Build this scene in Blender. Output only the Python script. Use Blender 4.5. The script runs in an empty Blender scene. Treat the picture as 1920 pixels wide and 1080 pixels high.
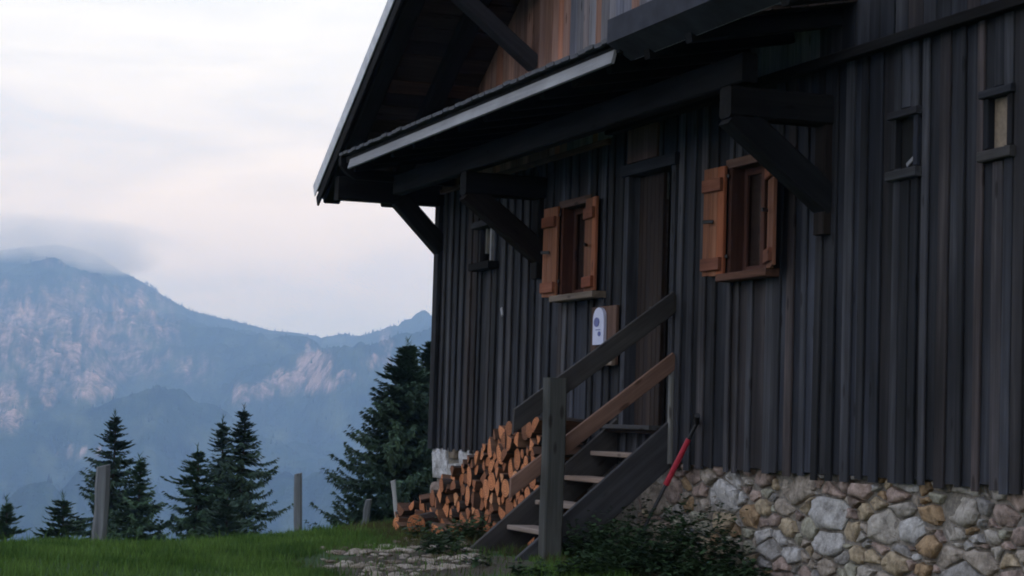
import bpy, bmesh, math, random
import numpy as np
from mathutils import Vector, Matrix, noise

# ------------------------------------------------------------------ scene, camera, sky, sun
sc = bpy.context.scene
COL = sc.collection
rnd = random.Random(7)

# world axes: +Y runs along the hut's front wall (away from the camera), +X goes into the hut, eye level is z = 0
F = 3800.0                      # focal length in pixels of a 1920 wide frame
YAW, PITCH, ROLL = math.radians(20.1), math.radians(3.76), 0.030
fw = Vector((math.sin(YAW) * math.cos(PITCH), math.cos(YAW) * math.cos(PITCH), math.sin(PITCH)))
rt0 = Vector((math.cos(YAW), -math.sin(YAW), 0)); up0 = rt0.cross(fw)
rt = rt0 * math.cos(ROLL) + up0 * math.sin(ROLL)
up = -rt0 * math.sin(ROLL) + up0 * math.cos(ROLL)
cam = bpy.data.cameras.new('camera'); camo = bpy.data.objects.new('camera', cam); COL.objects.link(camo)
cam.sensor_width = 36.0; cam.lens = 36.0 * F / 1920.0; cam.clip_start = 0.05; cam.clip_end = 60000
camo.matrix_world = Matrix(((rt.x, up.x, -fw.x, 0), (rt.y, up.y, -fw.y, 0), (rt.z, up.z, -fw.z, 0), (0, 0, 0, 1)))
sc.camera = camo
sc.render.engine = 'CYCLES'
sc.cycles.use_denoising = True; sc.cycles.use_adaptive_sampling = True; sc.cycles.adaptive_threshold = 0.02
sc.cycles.max_bounces = 10; sc.cycles.diffuse_bounces = 2; sc.cycles.glossy_bounces = 2
sc.cycles.transmission_bounces = 4; sc.cycles.volume_bounces = 8; sc.cycles.transparent_max_bounces = 8
sc.cycles.filter_width = 1.9
sc.view_settings.view_transform = 'Standard'; sc.view_settings.look = 'None'
sc.view_settings.exposure = 0.0; sc.view_settings.gamma = 1.0

SUN_EL, SUN_AZ = math.radians(16), math.radians(140)       # azimuth from +Y towards +X
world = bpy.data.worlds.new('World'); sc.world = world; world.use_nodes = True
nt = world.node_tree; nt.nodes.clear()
def N(t, kind, **kw):
    n = t.nodes.new(kind)
    for k, v in kw.items():
        if k.startswith('i_'):
            key = k[2:]
            n.inputs[int(key) if key.isdigit() else key.replace('_', ' ')].default_value = v
        else: setattr(n, k, v)
    return n
def ramp(t, stops, interp='LINEAR'):
    n = t.nodes.new('ShaderNodeValToRGB'); e = n.color_ramp.elements
    n.color_ramp.interpolation = interp
    while len(e) < len(stops): e.new(0.5)
    for k, (p, c) in enumerate(stops):
        e[k].position = p; e[k].color = (c[0], c[1], c[2], 1) if len(c) == 3 else c
    return n
L = nt.links.new
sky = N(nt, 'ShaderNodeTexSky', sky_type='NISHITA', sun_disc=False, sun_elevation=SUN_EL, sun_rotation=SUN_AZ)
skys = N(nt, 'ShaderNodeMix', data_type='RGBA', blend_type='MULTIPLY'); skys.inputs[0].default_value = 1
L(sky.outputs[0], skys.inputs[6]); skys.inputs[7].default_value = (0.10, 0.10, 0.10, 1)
tc = N(nt, 'ShaderNodeTexCoord')
sep = N(nt, 'ShaderNodeSeparateXYZ'); L(tc.outputs['Generated'], sep.inputs[0])
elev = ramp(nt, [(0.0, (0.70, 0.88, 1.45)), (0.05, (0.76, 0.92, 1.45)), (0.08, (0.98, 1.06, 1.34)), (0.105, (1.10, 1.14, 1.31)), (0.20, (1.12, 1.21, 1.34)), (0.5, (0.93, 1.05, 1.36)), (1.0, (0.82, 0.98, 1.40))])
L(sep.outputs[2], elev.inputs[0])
mp = N(nt, 'ShaderNodeMapping'); mp.inputs['Scale'].default_value = (1, 1, 4.5)
L(tc.outputs['Generated'], mp.inputs[0])
nz = N(nt, 'ShaderNodeTexNoise', i_Scale=7.5, i_Detail=5.0, i_Roughness=0.55, i_Distortion=0.35)
L(mp.outputs[0], nz.inputs['Vector'])
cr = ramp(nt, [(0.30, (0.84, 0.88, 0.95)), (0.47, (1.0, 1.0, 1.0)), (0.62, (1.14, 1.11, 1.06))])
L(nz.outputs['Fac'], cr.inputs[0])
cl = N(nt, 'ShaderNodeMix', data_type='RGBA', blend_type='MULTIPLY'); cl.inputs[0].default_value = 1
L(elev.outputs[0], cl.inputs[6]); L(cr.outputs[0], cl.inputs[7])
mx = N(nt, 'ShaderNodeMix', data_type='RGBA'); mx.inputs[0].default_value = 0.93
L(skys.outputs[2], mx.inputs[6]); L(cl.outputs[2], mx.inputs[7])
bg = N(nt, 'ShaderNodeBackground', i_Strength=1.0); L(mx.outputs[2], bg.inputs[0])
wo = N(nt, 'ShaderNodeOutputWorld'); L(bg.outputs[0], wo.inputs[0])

sun = bpy.data.lights.new('sun', 'SUN'); suno = bpy.data.objects.new('sun', sun); COL.objects.link(suno)
sun.energy = 0.45; sun.angle = math.radians(25); sun.color = (1.0, 0.78, 0.68)
sd = Vector((math.sin(SUN_AZ) * math.cos(SUN_EL), math.cos(SUN_AZ) * math.cos(SUN_EL), math.sin(SUN_EL)))
suno.rotation_euler = sd.to_track_quat('Z', 'Y').to_euler(); suno.location = sd * 50

# ------------------------------------------------------------------ helpers
def px(x, y, depth):            # a point seen at photo pixel x, y, at a distance along the view axis
    return (fw + rt * ((x - 960) / F) - up * ((y - 540) / F)) * depth
def topx(P):
    d = P.dot(fw); return 960 + F * P.dot(rt) / d, 540 - F * P.dot(up) / d
def smooth(a, b, v):
    t = min(1, max(0, (v - a) / (b - a))); return t * t * (3 - 2 * t)

WM = {}
def put(name, data, mat=None, parent=None, M=None):
    o = bpy.data.objects.new(name, data); COL.objects.link(o)
    M = M or Matrix.Identity(4)
    if parent is not None:
        o.parent = parent; o.matrix_parent_inverse = WM[parent.name].inverted()
    o.matrix_basis = M; WM[o.name] = M.copy()
    if mat is not None and data is not None and not len(data.materials): data.materials.append(mat)
    return o
def tag(o, label=None, cat=None, group=None, kind=None):
    if label: o['label'] = label
    if cat: o['category'] = cat
    if group: o['group'] = group
    if kind: o['kind'] = kind
    return o
def empty(name, loc, parent=None): return put(name, None, None, parent, Matrix.Translation(Vector(loc)))
def meshpy(name, v, f, smooth_=False, mi=None):
    m = bpy.data.meshes.new(name); m.from_pydata([tuple(p) for p in v], [], f)
    if mi is not None: m.polygons.foreach_set('material_index', mi)
    if smooth_: m.polygons.foreach_set('use_smooth', [True] * len(m.polygons))
    m.update(); return m
def meshnp(name, v, f, smooth_=False):          # v (n,3) array, f (m,k) array
    m = bpy.data.meshes.new(name); k = f.shape[1]
    m.vertices.add(len(v)); m.vertices.foreach_set('co', np.ascontiguousarray(v, dtype=np.float32).ravel())
    m.loops.add(f.size); m.loops.foreach_set('vertex_index', np.ascontiguousarray(f, dtype=np.int32).ravel())
    m.polygons.add(len(f)); m.polygons.foreach_set('loop_start', np.arange(0, f.size, k, dtype=np.int32))
    m.polygons.foreach_set('loop_total', np.full(len(f), k, dtype=np.int32))
    if smooth_: m.polygons.foreach_set('use_smooth', np.ones(len(f), dtype=bool))
    m.update(calc_edges=True); m.validate(); return m

def plank(name, parent, p0, p1, w, t, mat, side=(0, 1, 0), ch=0.006, seg=1, jit=0.0, chop0=0.0, chop1=0.0):
    """a sawn piece from p0 to p1: local X is its length (and grain), Y its width, Z its thickness"""
    p0 = Vector(p0); p1 = Vector(p1); d = p1 - p0; ln = d.length; ex = d / ln
    ey = Vector(side); ey = (ey - ex * ey.dot(ex)).normalized(); ez = ex.cross(ey)
    mid = (p0 + p1) / 2
    ch = min(ch, w * .3, t * .3)
    a, b = w / 2, t / 2
    prof = [(-a + ch, -b), (a - ch, -b), (a, -b + ch), (a, b - ch), (a - ch, b), (-a + ch, b), (-a, b - ch), (-a, -b + ch)]
    v, f = [], []
    for s in range(seg + 1):
        u = s / seg; xx = -ln / 2 + ln * u
        jy, jz, jw = rnd.uniform(-jit, jit), rnd.uniform(-jit, jit) * .5, rnd.uniform(-jit, jit)
        for (y, z) in prof:
            cut = 0
            if s == 0 and chop0: cut = chop0 * (0.5 - y / w)
            if s == seg and chop1: cut = -chop1 * (0.5 - y / w)
            v.append((xx + cut, y + jy + (jw if y > 0 else -jw) * .5, z + jz))
    for s in range(seg):
        for k in range(8):
            k2 = (k + 1) % 8; A = s * 8
            f.append((A + k, A + k2, A + 8 + k2, A + 8 + k))
    f.append(tuple(range(7, -1, -1))); f.append(tuple(seg * 8 + k for k in range(8)))
    M = Matrix(((ex.x, ey.x, ez.x, mid.x), (ex.y, ey.y, ez.y, mid.y), (ex.z, ey.z, ez.z, mid.z), (0, 0, 0, 1)))
    return put(name, meshpy(name, v, f), mat, parent, M)
def box(name, parent, lo, hi, mat, ch=0.004):
    lo, hi = Vector(lo), Vector(hi); s = hi - lo; c = (lo + hi) / 2
    ax = max(range(3), key=lambda k: s[k])
    e = [Vector((1, 0, 0)), Vector((0, 1, 0)), Vector((0, 0, 1))]
    oth = [k for k in range(3) if k != ax]
    return plank(name, parent, c - e[ax] * s[ax] / 2, c + e[ax] * s[ax] / 2, s[oth[0]], s[oth[1]], mat, e[oth[0]], ch)
def prism(name, parent, prof, y0, y1, mat):     # profile in (x, z) drawn along Y
    n = len(prof); cx = sum(p[0] for p in prof) / n; cz = sum(p[1] for p in prof) / n; cy = (y0 + y1) / 2
    v = [(x - cx, y0 - cy, z - cz) for x, z in prof] + [(x - cx, y1 - cy, z - cz) for x, z in prof]
    f = [(k, (k + 1) % n, n + (k + 1) % n, n + k) for k in range(n)] + [tuple(range(n - 1, -1, -1)), tuple(range(n, 2 * n))]
    me = meshpy(name, v, f); bm = bmesh.new(); bm.from_mesh(me); bmesh.ops.recalc_face_normals(bm, faces=bm.faces); bm.to_mesh(me); bm.free()
    return put(name, me, mat, parent, Matrix.Translation((cx, cy, cz)))
def xprism(name, parent, prof, x0, x1, mat, swap=False):   # profile in (y, z) drawn along X
    n = len(prof)
    cy = sum(p[0] for p in prof) / n; cz = sum(p[1] for p in prof) / n; cx = (x0 + x1) / 2
    v = [(x0 - cx, y - cy, z - cz) for y, z in prof] + [(x1 - cx, y - cy, z - cz) for y, z in prof]
    f = [(k, (k + 1) % n, n + (k + 1) % n, n + k) for k in range(n)] + [tuple(range(n - 1, -1, -1)), tuple(range(n, 2 * n))]
    me = meshpy(name, v, f); bm = bmesh.new(); bm.from_mesh(me); bmesh.ops.recalc_face_normals(bm, faces=bm.faces); bm.to_mesh(me); bm.free()
    return put(name, me, mat, parent, Matrix.Translation((cx, cy, cz)))

# ------------------------------------------------------------------ materials
def newmat(name):
    m = bpy.data.materials.new(name); m.use_nodes = True; t = m.node_tree
    b = t.nodes['Principled BSDF']; return m, t, b
def scl(c, k): return tuple(x * k for x in c)
def wood(name, dark, mid, light, rough=0.85, var=0.35, bump=0.4, grain=(1.2, 26, 26), spec=0.25, knots=True, patch=0.18):
    """weathered wood: grain along local X; every piece takes its own tone"""
    m, t, b = newmat(name); l = t.links.new
    tcd = N(t, 'ShaderNodeTexCoord'); oi = N(t, 'ShaderNodeObjectInfo')
    off = N(t, 'ShaderNodeVectorMath', operation='SCALE'); off.inputs[0].default_value = (37.0, 11.0, 23.0); l(oi.outputs['Random'], off.inputs['Scale'])
    add = N(t, 'ShaderNodeVectorMath', operation='ADD'); l(tcd.outputs['Object'], add.inputs[0]); l(off.outputs[0], add.inputs[1])
    mpg = N(t, 'ShaderNodeMapping'); mpg.inputs['Scale'].default_value = grain; l(add.outputs[0], mpg.inputs[0])
    n1 = N(t, 'ShaderNodeTexNoise', i_Scale=1.0, i_Detail=6.0, i_Roughness=0.62, i_Distortion=0.4); l(mpg.outputs[0], n1.inputs['Vector'])
    mp2 = N(t, 'ShaderNodeMapping'); mp2.inputs['Scale'].default_value = (0.9, 5, 5); l(add.outputs[0], mp2.inputs[0])
    n2 = N(t, 'ShaderNodeTexNoise', i_Scale=1.0, i_Detail=3.0, i_Roughness=0.55); l(mp2.outputs[0], n2.inputs['Vector'])
    s = N(t, 'ShaderNodeMath', operation='MULTIPLY_ADD'); l(n1.outputs['Fac'], s.inputs[0]); s.inputs[1].default_value = 0.6
    s2 = N(t, 'ShaderNodeMath', operation='MULTIPLY'); l(n2.outputs['Fac'], s2.inputs[0]); s2.inputs[1].default_value = 0.4
    l(s2.outputs[0], s.inputs[2])
    r = ramp(t, [(0.28, dark), (0.5, mid), (0.72, light)]); l(s.outputs[0], r.inputs[0])
    mr = N(t, 'ShaderNodeMapRange'); l(oi.outputs['Random'], mr.inputs[0]); mr.inputs[3].default_value = 1 - var; mr.inputs[4].default_value = 1 + var
    geo = N(t, 'ShaderNodeNewGeometry'); mpw = N(t, 'ShaderNodeMapping'); mpw.inputs['Scale'].default_value = (1.3, 1.3, 0.55); l(geo.outputs['Position'], mpw.inputs[0])
    n3 = N(t, 'ShaderNodeTexNoise', i_Scale=1.0, i_Detail=4.0, i_Roughness=0.6); l(mpw.outputs[0], n3.inputs['Vector'])
    pr = N(t, 'ShaderNodeMapRange'); l(n3.outputs['Fac'], pr.inputs[0]); pr.inputs[1].default_value = 0.3; pr.inputs[2].default_value = 0.7; pr.inputs[3].default_value = 1 - patch; pr.inputs[4].default_value = 1 + patch
    pm = N(t, 'ShaderNodeMath', operation='MULTIPLY'); l(pr.outputs[0], pm.inputs[0]); l(mr.outputs[0], pm.inputs[1])
    mul = N(t, 'ShaderNodeVectorMath', operation='SCALE'); l(r.outputs[0], mul.inputs[0]); l(pm.outputs[0], mul.inputs['Scale'])
    out = mul.outputs[0]
    wn = N(t, 'ShaderNodeTexWhiteNoise', noise_dimensions='1D'); l(oi.outputs['Random'], wn.inputs['W'])
    hr = ramp(t, [(0.0, (0.92, 0.98, 1.10)), (0.45, (1, 1, 1)), (0.8, (1.02, 1.0, 0.98)), (1.0, (1.30, 1.0, 0.84))]); l(wn.outputs['Value'], hr.inputs[0])
    hm_ = N(t, 'ShaderNodeMix', data_type='RGBA', blend_type='MULTIPLY'); hm_.inputs[0].default_value = 1.0; l(out, hm_.inputs[6]); l(hr.outputs[0], hm_.inputs[7]); out = hm_.outputs[2]
    if knots:
        vor = N(t, 'ShaderNodeTexVoronoi', i_Scale=1.0); mp3 = N(t, 'ShaderNodeMapping'); mp3.inputs['Scale'].default_value = (2.2, 7, 7)
        l(add.outputs[0], mp3.inputs[0]); l(mp3.outputs[0], vor.inputs['Vector'])
        kr = ramp(t, [(0.0, (0.25, 0.22, 0.2)), (0.09, (0.35, 0.32, 0.3)), (0.15, (1, 1, 1))]); l(vor.outputs['Distance'], kr.inputs[0])
        km = N(t, 'ShaderNodeMix', data_type='RGBA', blend_type='MULTIPLY'); km.inputs[0].default_value = 0.8
        l(out, km.inputs[6]); l(kr.outputs[0], km.inputs[7]); out = km.outputs[2]
    l(out, b.inputs['Base Color']); b.inputs['Roughness'].default_value = rough; b.inputs['Specular IOR Level'].default_value = spec
    bp = N(t, 'ShaderNodeBump', i_Strength=bump, i_Distance=0.006); l(n1.outputs['Fac'], bp.inputs['Height']); l(bp.outputs[0], b.inputs['Normal'])
    return m
M_SIDE = wood('weathered_siding', (0.008, 0.0085, 0.0105), (0.025, 0.026, 0.0315), (0.064, 0.0645, 0.073), var=0.42, patch=0.40, grain=(0.6, 15, 15))
M_BATT = wood('weathered_batten', (0.011, 0.011, 0.0135), (0.036, 0.0365, 0.042), (0.088, 0.088, 0.097), var=0.62, patch=0.40, grain=(0.6, 18, 18))
M_SIDEB = wood('browned_siding', (0.05, 0.028, 0.02), (0.11, 0.062, 0.045), (0.20, 0.12, 0.09), var=0.3)
M_SIDEO = wood('sheltered_orange_siding', (0.16, 0.085, 0.06), (0.34, 0.19, 0.14), (0.52, 0.33, 0.26), var=0.3)
M_SIDEG = wood('silvered_siding', (0.11, 0.105, 0.115), (0.22, 0.21, 0.225), (0.36, 0.34, 0.36), var=0.3)
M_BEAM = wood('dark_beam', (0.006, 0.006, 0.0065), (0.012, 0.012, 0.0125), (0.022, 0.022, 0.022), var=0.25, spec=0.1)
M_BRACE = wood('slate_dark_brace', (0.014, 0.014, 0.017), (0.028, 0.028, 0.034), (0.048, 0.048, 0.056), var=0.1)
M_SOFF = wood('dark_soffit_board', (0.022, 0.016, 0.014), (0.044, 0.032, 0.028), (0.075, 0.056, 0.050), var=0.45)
M_FASC = wood('grey_fascia', (0.20, 0.20, 0.21), (0.29, 0.29, 0.30), (0.37, 0.37, 0.385), var=0.1, knots=False)
M_SHUT = wood('orange_shutter', (0.13, 0.054, 0.029), (0.25, 0.102, 0.055), (0.35, 0.158, 0.09), var=0.2, bump=0.3, patch=0.3)
M_CLEAT = wood('shutter_cleat', (0.12, 0.042, 0.024), (0.22, 0.078, 0.042), (0.32, 0.125, 0.07), var=0.2, bump=0.3, patch=0.3)
M_REDW = wood('reddish_window_wood', (0.04, 0.017, 0.012), (0.080, 0.034, 0.024), (0.12, 0.055, 0.04), var=0.2)
M_DOOR = wood('dark_brown_door', (0.018, 0.013, 0.011), (0.036, 0.025, 0.021), (0.062, 0.043, 0.036), var=0.25)
M_SILL = wood('pale_worn_sill', (0.10, 0.075, 0.055), (0.21, 0.16, 0.12), (0.32, 0.25, 0.20), var=0.15)
M_STAIR = wood('dark_stair_wood', (0.030, 0.028, 0.027), (0.056, 0.052, 0.050), (0.10, 0.094, 0.09), var=0.2)
M_TREAD = wood('worn_pale_tread', (0.16, 0.125, 0.10), (0.30, 0.24, 0.20), (0.42, 0.35, 0.30), var=0.12)
M_POST = wood('grey_green_post', (0.036, 0.037, 0.034), (0.068, 0.069, 0.063), (0.115, 0.115, 0.105), var=0.1)
M_RAIL = wood('fresh_brown_rail', (0.10, 0.058, 0.042), (0.20, 0.115, 0.084), (0.30, 0.19, 0.145), var=0.1)
M_FENCE = wood('silver_fence_wood', (0.10, 0.10, 0.095), (0.19, 0.19, 0.18), (0.30, 0.30, 0.285), var=0.1)
M_FENCEW = wood('bleached_fence_wood', (0.34, 0.34, 0.35), (0.52, 0.52, 0.53), (0.66, 0.66, 0.67), var=0.05)

M_CURT = wood('brown_window_infill', (0.11, 0.065, 0.045), (0.19, 0.115, 0.08), (0.26, 0.16, 0.115), var=0.1, knots=False)
def plain(name, col, rough=0.6, metal=0.0, nscale=12, nvar=0.25, spec=0.4):
    m, t, b = newmat(name); l = t.links.new
    tcd = N(t, 'ShaderNodeTexCoord')
    n1 = N(t, 'ShaderNodeTexNoise', i_Scale=nscale, i_Detail=4.0, i_Roughness=0.6); l(tcd.outputs['Object'], n1.inputs['Vector'])
    r = ramp(t, [(0.3, scl(col, 1 - nvar)), (0.7, scl(col, 1 + nvar))]); l(n1.outputs['Fac'], r.inputs[0]); l(r.outputs[0], b.inputs['Base Color'])
    b.inputs['Roughness'].default_value = rough; b.inputs['Metallic'].default_value = metal; b.inputs['Specular IOR Level'].default_value = spec
    bp = N(t, 'ShaderNodeBump', i_Strength=0.15, i_Distance=0.004); l(n1.outputs['Fac'], bp.inputs['Height']); l(bp.outputs[0], b.inputs['Normal'])
    return m
M_ZINC = plain('zinc_flashing', (0.60, 0.60, 0.63), 0.5, 0.0, 6)
M_DMETAL = plain('dark_sheet_metal', (0.050, 0.052, 0.064), 0.9, 0.0, 5, spec=0.08)
M_TILE = plain('dark_roof_tile', (0.10, 0.10, 0.115), 0.7, 0.0, 9, 0.35)
M_BLACK = plain('unlit_room_black', (0.008, 0.008, 0.008), 0.9)  # flat black put in for the darkness behind openings
M_IRON = plain('black_iron', (0.02, 0.02, 0.022), 0.5)
M_RED = plain('red_paint', (0.46, 0.022, 0.045), 0.45, nvar=0.15)
M_WHITE = plain('white_enamel', (0.62, 0.64, 0.82), 0.3, nvar=0.06)
M_BLUE = plain('blue_enamel', (0.06, 0.08, 0.30), 0.35, nvar=0.2)
M_TAN = plain('tan_board', (0.26, 0.20, 0.14), 0.8, nscale=20)
M_PALE = plain('pale_grey', (0.34, 0.34, 0.36), 0.6)
M_MORTAR = plain('mortar', (0.23, 0.205, 0.175), 0.95, nscale=40, nvar=0.4)

def glassmat():
    m, t, b = newmat('window_glass'); b.inputs['Base Color'].default_value = (0.5, 0.5, 0.5, 1)
    b.inputs['Roughness'].default_value = 0.12; b.inputs['Transmission Weight'].default_value = 1.0; b.inputs['IOR'].default_value = 1.3
    return m
M_GLASS = glassmat()

def stonemat(name, stops):
    m, t, b = newmat(name); l = t.links.new
    tcd = N(t, 'ShaderNodeTexCoord'); oi = N(t, 'ShaderNodeObjectInfo')
    r = ramp(t, stops, 'CONSTANT'); l(oi.outputs['Random'], r.inputs[0])
    off = N(t, 'ShaderNodeVectorMath', operation='SCALE'); off.inputs[0].default_value = (53.0, 31.0, 17.0); l(oi.outputs['Random'], off.inputs['Scale'])
    add = N(t, 'ShaderNodeVectorMath', operation='ADD'); l(tcd.outputs['Object'], add.inputs[0]); l(off.outputs[0], add.inputs[1])
    n1 = N(t, 'ShaderNodeTexNoise', i_Scale=11.0, i_Detail=7.0, i_Roughness=0.68); l(add.outputs[0], n1.inputs['Vector'])
    n2 = N(t, 'ShaderNodeTexNoise', i_Scale=45.0, i_Detail=4.0, i_Roughness=0.7); l(add.outputs[0], n2.inputs['Vector'])
    r1 = ramp(t, [(0.32, (0.32, 0.30, 0.28)), (0.5, (1, 0.98, 0.96)), (0.66, (1.5, 1.5, 1.5))]); l(n1.outputs['Fac'], r1.inputs[0])
    mu = N(t, 'ShaderNodeMix', data_type='RGBA', blend_type='MULTIPLY'); mu.inputs[0].default_value = 0.85
    l(r.outputs[0], mu.inputs[6]); l(r1.outputs[0], mu.inputs[7])
    r2 = ramp(t, [(0.35, (0.7, 0.7, 0.68)), (0.6, (1.1, 1.1, 1.1))]); l(n2.outputs['Fac'], r2.inputs[0])
    mu2 = N(t, 'ShaderNodeMix', data_type='RGBA', blend_type='MULTIPLY'); mu2.inputs[0].default_value = 0.6
    l(mu.outputs[2], mu2.inputs[6]); l(r2.outputs[0], mu2.inputs[7])
    l(mu2.outputs[2], b.inputs['Base Color']); b.inputs['Roughness'].default_value = 0.92; b.inputs['Specular IOR Level'].default_value = 0.25
    bp = N(t, 'ShaderNodeBump', i_Strength=0.8, i_Distance=0.02); l(n1.outputs['Fac'], bp.inputs['Height']); l(bp.outputs[0], b.inputs['Normal'])
    return m
M_STONE = stonemat('rubble_stone', [(0.0, (0.36, 0.31, 0.26)), (0.13, (0.42, 0.34, 0.235)), (0.24, (0.30, 0.285, 0.27)), (0.36, (0.40, 0.305, 0.26)), (0.48, (0.37, 0.355, 0.28)),
                                   (0.60, (0.48, 0.465, 0.45)), (0.68, (0.33, 0.255, 0.22)), (0.80, (0.36, 0.25, 0.15)), (0.86, (0.42, 0.385, 0.34)), (0.95, (0.24, 0.185, 0.155))])
M_WSTONE = stonemat('white_corner_stone', [(0.0, (0.60, 0.59, 0.60)), (1.0, (0.60, 0.59, 0.60))])
M_PSTONE = stonemat('pale_path_stone', [(0.0, (0.42, 0.36, 0.29)), (0.35, (0.26, 0.21, 0.165)), (0.6, (0.54, 0.47, 0.40))])

def barkmat():
    m, t, b = newmat('log_bark'); l = t.links.new
    tcd = N(t, 'ShaderNodeTexCoord'); mpg = N(t, 'ShaderNodeMapping'); mpg.inputs['Scale'].default_value = (8, 40, 40); l(tcd.outputs['Object'], mpg.inputs[0])
    n1 = N(t, 'ShaderNodeTexNoise', i_Scale=1.0, i_Detail=5.0, i_Roughness=0.6); l(mpg.outputs[0], n1.inputs['Vector'])
    r = ramp(t, [(0.3, (0.014, 0.010, 0.008)), (0.7, (0.060, 0.042, 0.032))]); l(n1.outputs['Fac'], r.inputs[0]); l(r.outputs[0], b.inputs['Base Color'])
    b.inputs['Roughness'].default_value = 0.95
    bp = N(t, 'ShaderNodeBump', i_Strength=0.8, i_Distance=0.01); l(n1.outputs['Fac'], bp.inputs['Height']); l(bp.outputs[0], b.inputs['Normal'])
    return m
def cutmat():
    m, t, b = newmat('cut_wood'); l = t.links.new
    tcd = N(t, 'ShaderNodeTexCoord'); oi = N(t, 'ShaderNodeObjectInfo')
    mpg = N(t, 'ShaderNodeMapping'); mpg.inputs['Scale'].default_value = (0.15, 1, 1); l(tcd.outputs['Object'], mpg.inputs[0])
    wv = N(t, 'ShaderNodeTexWave', wave_type='RINGS', rings_direction='X', i_Scale=14.0, i_Distortion=2.0, i_Detail=2.0); l(mpg.outputs[0], wv.inputs['Vector'])
    n1 = N(t, 'ShaderNodeTexNoise', i_Scale=16.0, i_Detail=4.0); l(tcd.outputs['Object'], n1.inputs['Vector'])
    r = ramp(t, [(0.1, (0.46, 0.155, 0.055)), (0.9, (0.70, 0.28, 0.115))]); l(wv.outputs['Fac'], r.inputs[0])
    r1 = ramp(t, [(0.3, (0.5, 0.45, 0.42)), (0.6, (1.05, 1.05, 1.05))]); l(n1.outputs['Fac'], r1.inputs[0])
    mu = N(t, 'ShaderNodeMix', data_type='RGBA', blend_type='MULTIPLY'); mu.inputs[0].default_value = 0.85; l(r.outputs[0], mu.inputs[6]); l(r1.outputs[0], mu.inputs[7])
    r2 = ramp(t, [(0.0, (0.30, 0.30, 0.30)), (0.3, (0.62, 0.58, 0.55)), (0.6, (1, 0.95, 0.9)), (0.85, (1.05, 1.05, 1.05)), (1.0, (1.2, 1.5, 1.8))]); l(oi.outputs['Random'], r2.inputs[0])
    mu2 = N(t, 'ShaderNodeMix', data_type='RGBA', blend_type='MULTIPLY'); mu2.inputs[0].default_value = 1.0; l(mu.outputs[2], mu2.inputs[6]); l(r2.outputs[0], mu2.inputs[7])
    l(mu2.outputs[2], b.inputs['Base Color']); b.inputs['Roughness'].default_value = 0.85
    return m
M_BARK, M_CUT = barkmat(), cutmat()
M_SPLIT = wood('split_wood_side', (0.06, 0.032, 0.020), (0.14, 0.075, 0.046), (0.24, 0.135, 0.085), var=0.4, knots=False)

def leafmat(name, a, c, scale=3.0, rough=0.6, trans=0.25):
    m, t, b = newmat(name); l = t.links.new
    g = N(t, 'ShaderNodeNewGeometry'); n1 = N(t, 'ShaderNodeTexNoise', i_Scale=scale, i_Detail=3.0); l(g.outputs['Position'], n1.inputs['Vector'])
    r = ramp(t, [(0.32, a), (0.68, c)]); l(n1.outputs['Fac'], r.inputs[0])
    rp = N(t, 'ShaderNodeMapRange'); l(g.outputs['Random Per Island'], rp.inputs[0]); rp.inputs[3].default_value = 0.65; rp.inputs[4].default_value = 1.35
    mu = N(t, 'ShaderNodeVectorMath', operation='SCALE'); l(r.outputs[0], mu.inputs[0]); l(rp.outputs[0], mu.inputs['Scale'])
    l(mu.outputs[0], b.inputs['Base Color']); b.inputs['Roughness'].default_value = rough; b.inputs['Specular IOR Level'].default_value = 0.2
    tr = N(t, 'ShaderNodeBsdfTranslucent'); l(mu.outputs[0], tr.inputs[0]); ms = N(t, 'ShaderNodeMixShader', i_0=trans)
    l(b.outputs[0], ms.inputs[1]); l(tr.outputs[0], ms.inputs[2]); l(ms.outputs[0], t.nodes['Material Output'].inputs[0])
    return m
M_GRASS = leafmat('grass_blade', (0.046, 0.105, 0.020), (0.135, 0.235, 0.050), 1.6, 0.6, 0.35)
M_DRY = leafmat('dry_grass_blade', (0.07, 0.06, 0.025), (0.10, 0.10, 0.035), 2.0, 0.7, 0.3)
M_WEED = leafmat('weed_leaf', (0.024, 0.048, 0.022), (0.050, 0.092, 0.036), 2.5, 0.6, 0.2)
M_NEEDLE = leafmat('spruce_needles', (0.022, 0.048, 0.032), (0.055, 0.098, 0.056), 0.6, 0.7, 0.12)
M_NEEDLE2 = leafmat('young_spruce_needles', (0.026, 0.058, 0.032), (0.062, 0.115, 0.056), 0.8, 0.7, 0.15)
M_TRUNK = plain('spruce_bark', (0.045, 0.036, 0.030), 0.95, nscale=8)

# ------------------------------------------------------------------ ground
CR0 = Vector((1.9, 17.3)); CRN = Vector((-0.625, 0.781))
def crest(x, y): return (x - CR0.x) * CRN.x + (y - CR0.y) * CRN.y
def ground_z(x, y):
    z = -1.62 + 0.40 * smooth(0, 12.5, y)
    s = crest(x, y) + 1.3
    s = s + 0.5 * (noise.noise(Vector((x * .35, y * .35, 3.1))))
    if s > 0: z -= 0.03 * s * s if s < 8.4 else 2.117 + 0.504 * (s - 8.4)
    hx = smooth(3.6, 6.6, x) * smooth(11.0, 15.0, y) * smooth(24, 20, y)
    z += 0.13 * hx + 0.11 * (1 - smooth(1.2, 5.0, x)) * smooth(11.0, 14.5, y) * smooth(40, 20, y)
    near = max(0.0, 1 - max(0.0, s) / 60)
    z += 0.05 * noise.noise(Vector((x * .5, y * .5, 0))) + 0.022 * noise.noise(Vector((x * 2.1, y * 2.1, 5)))
    return z
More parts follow.
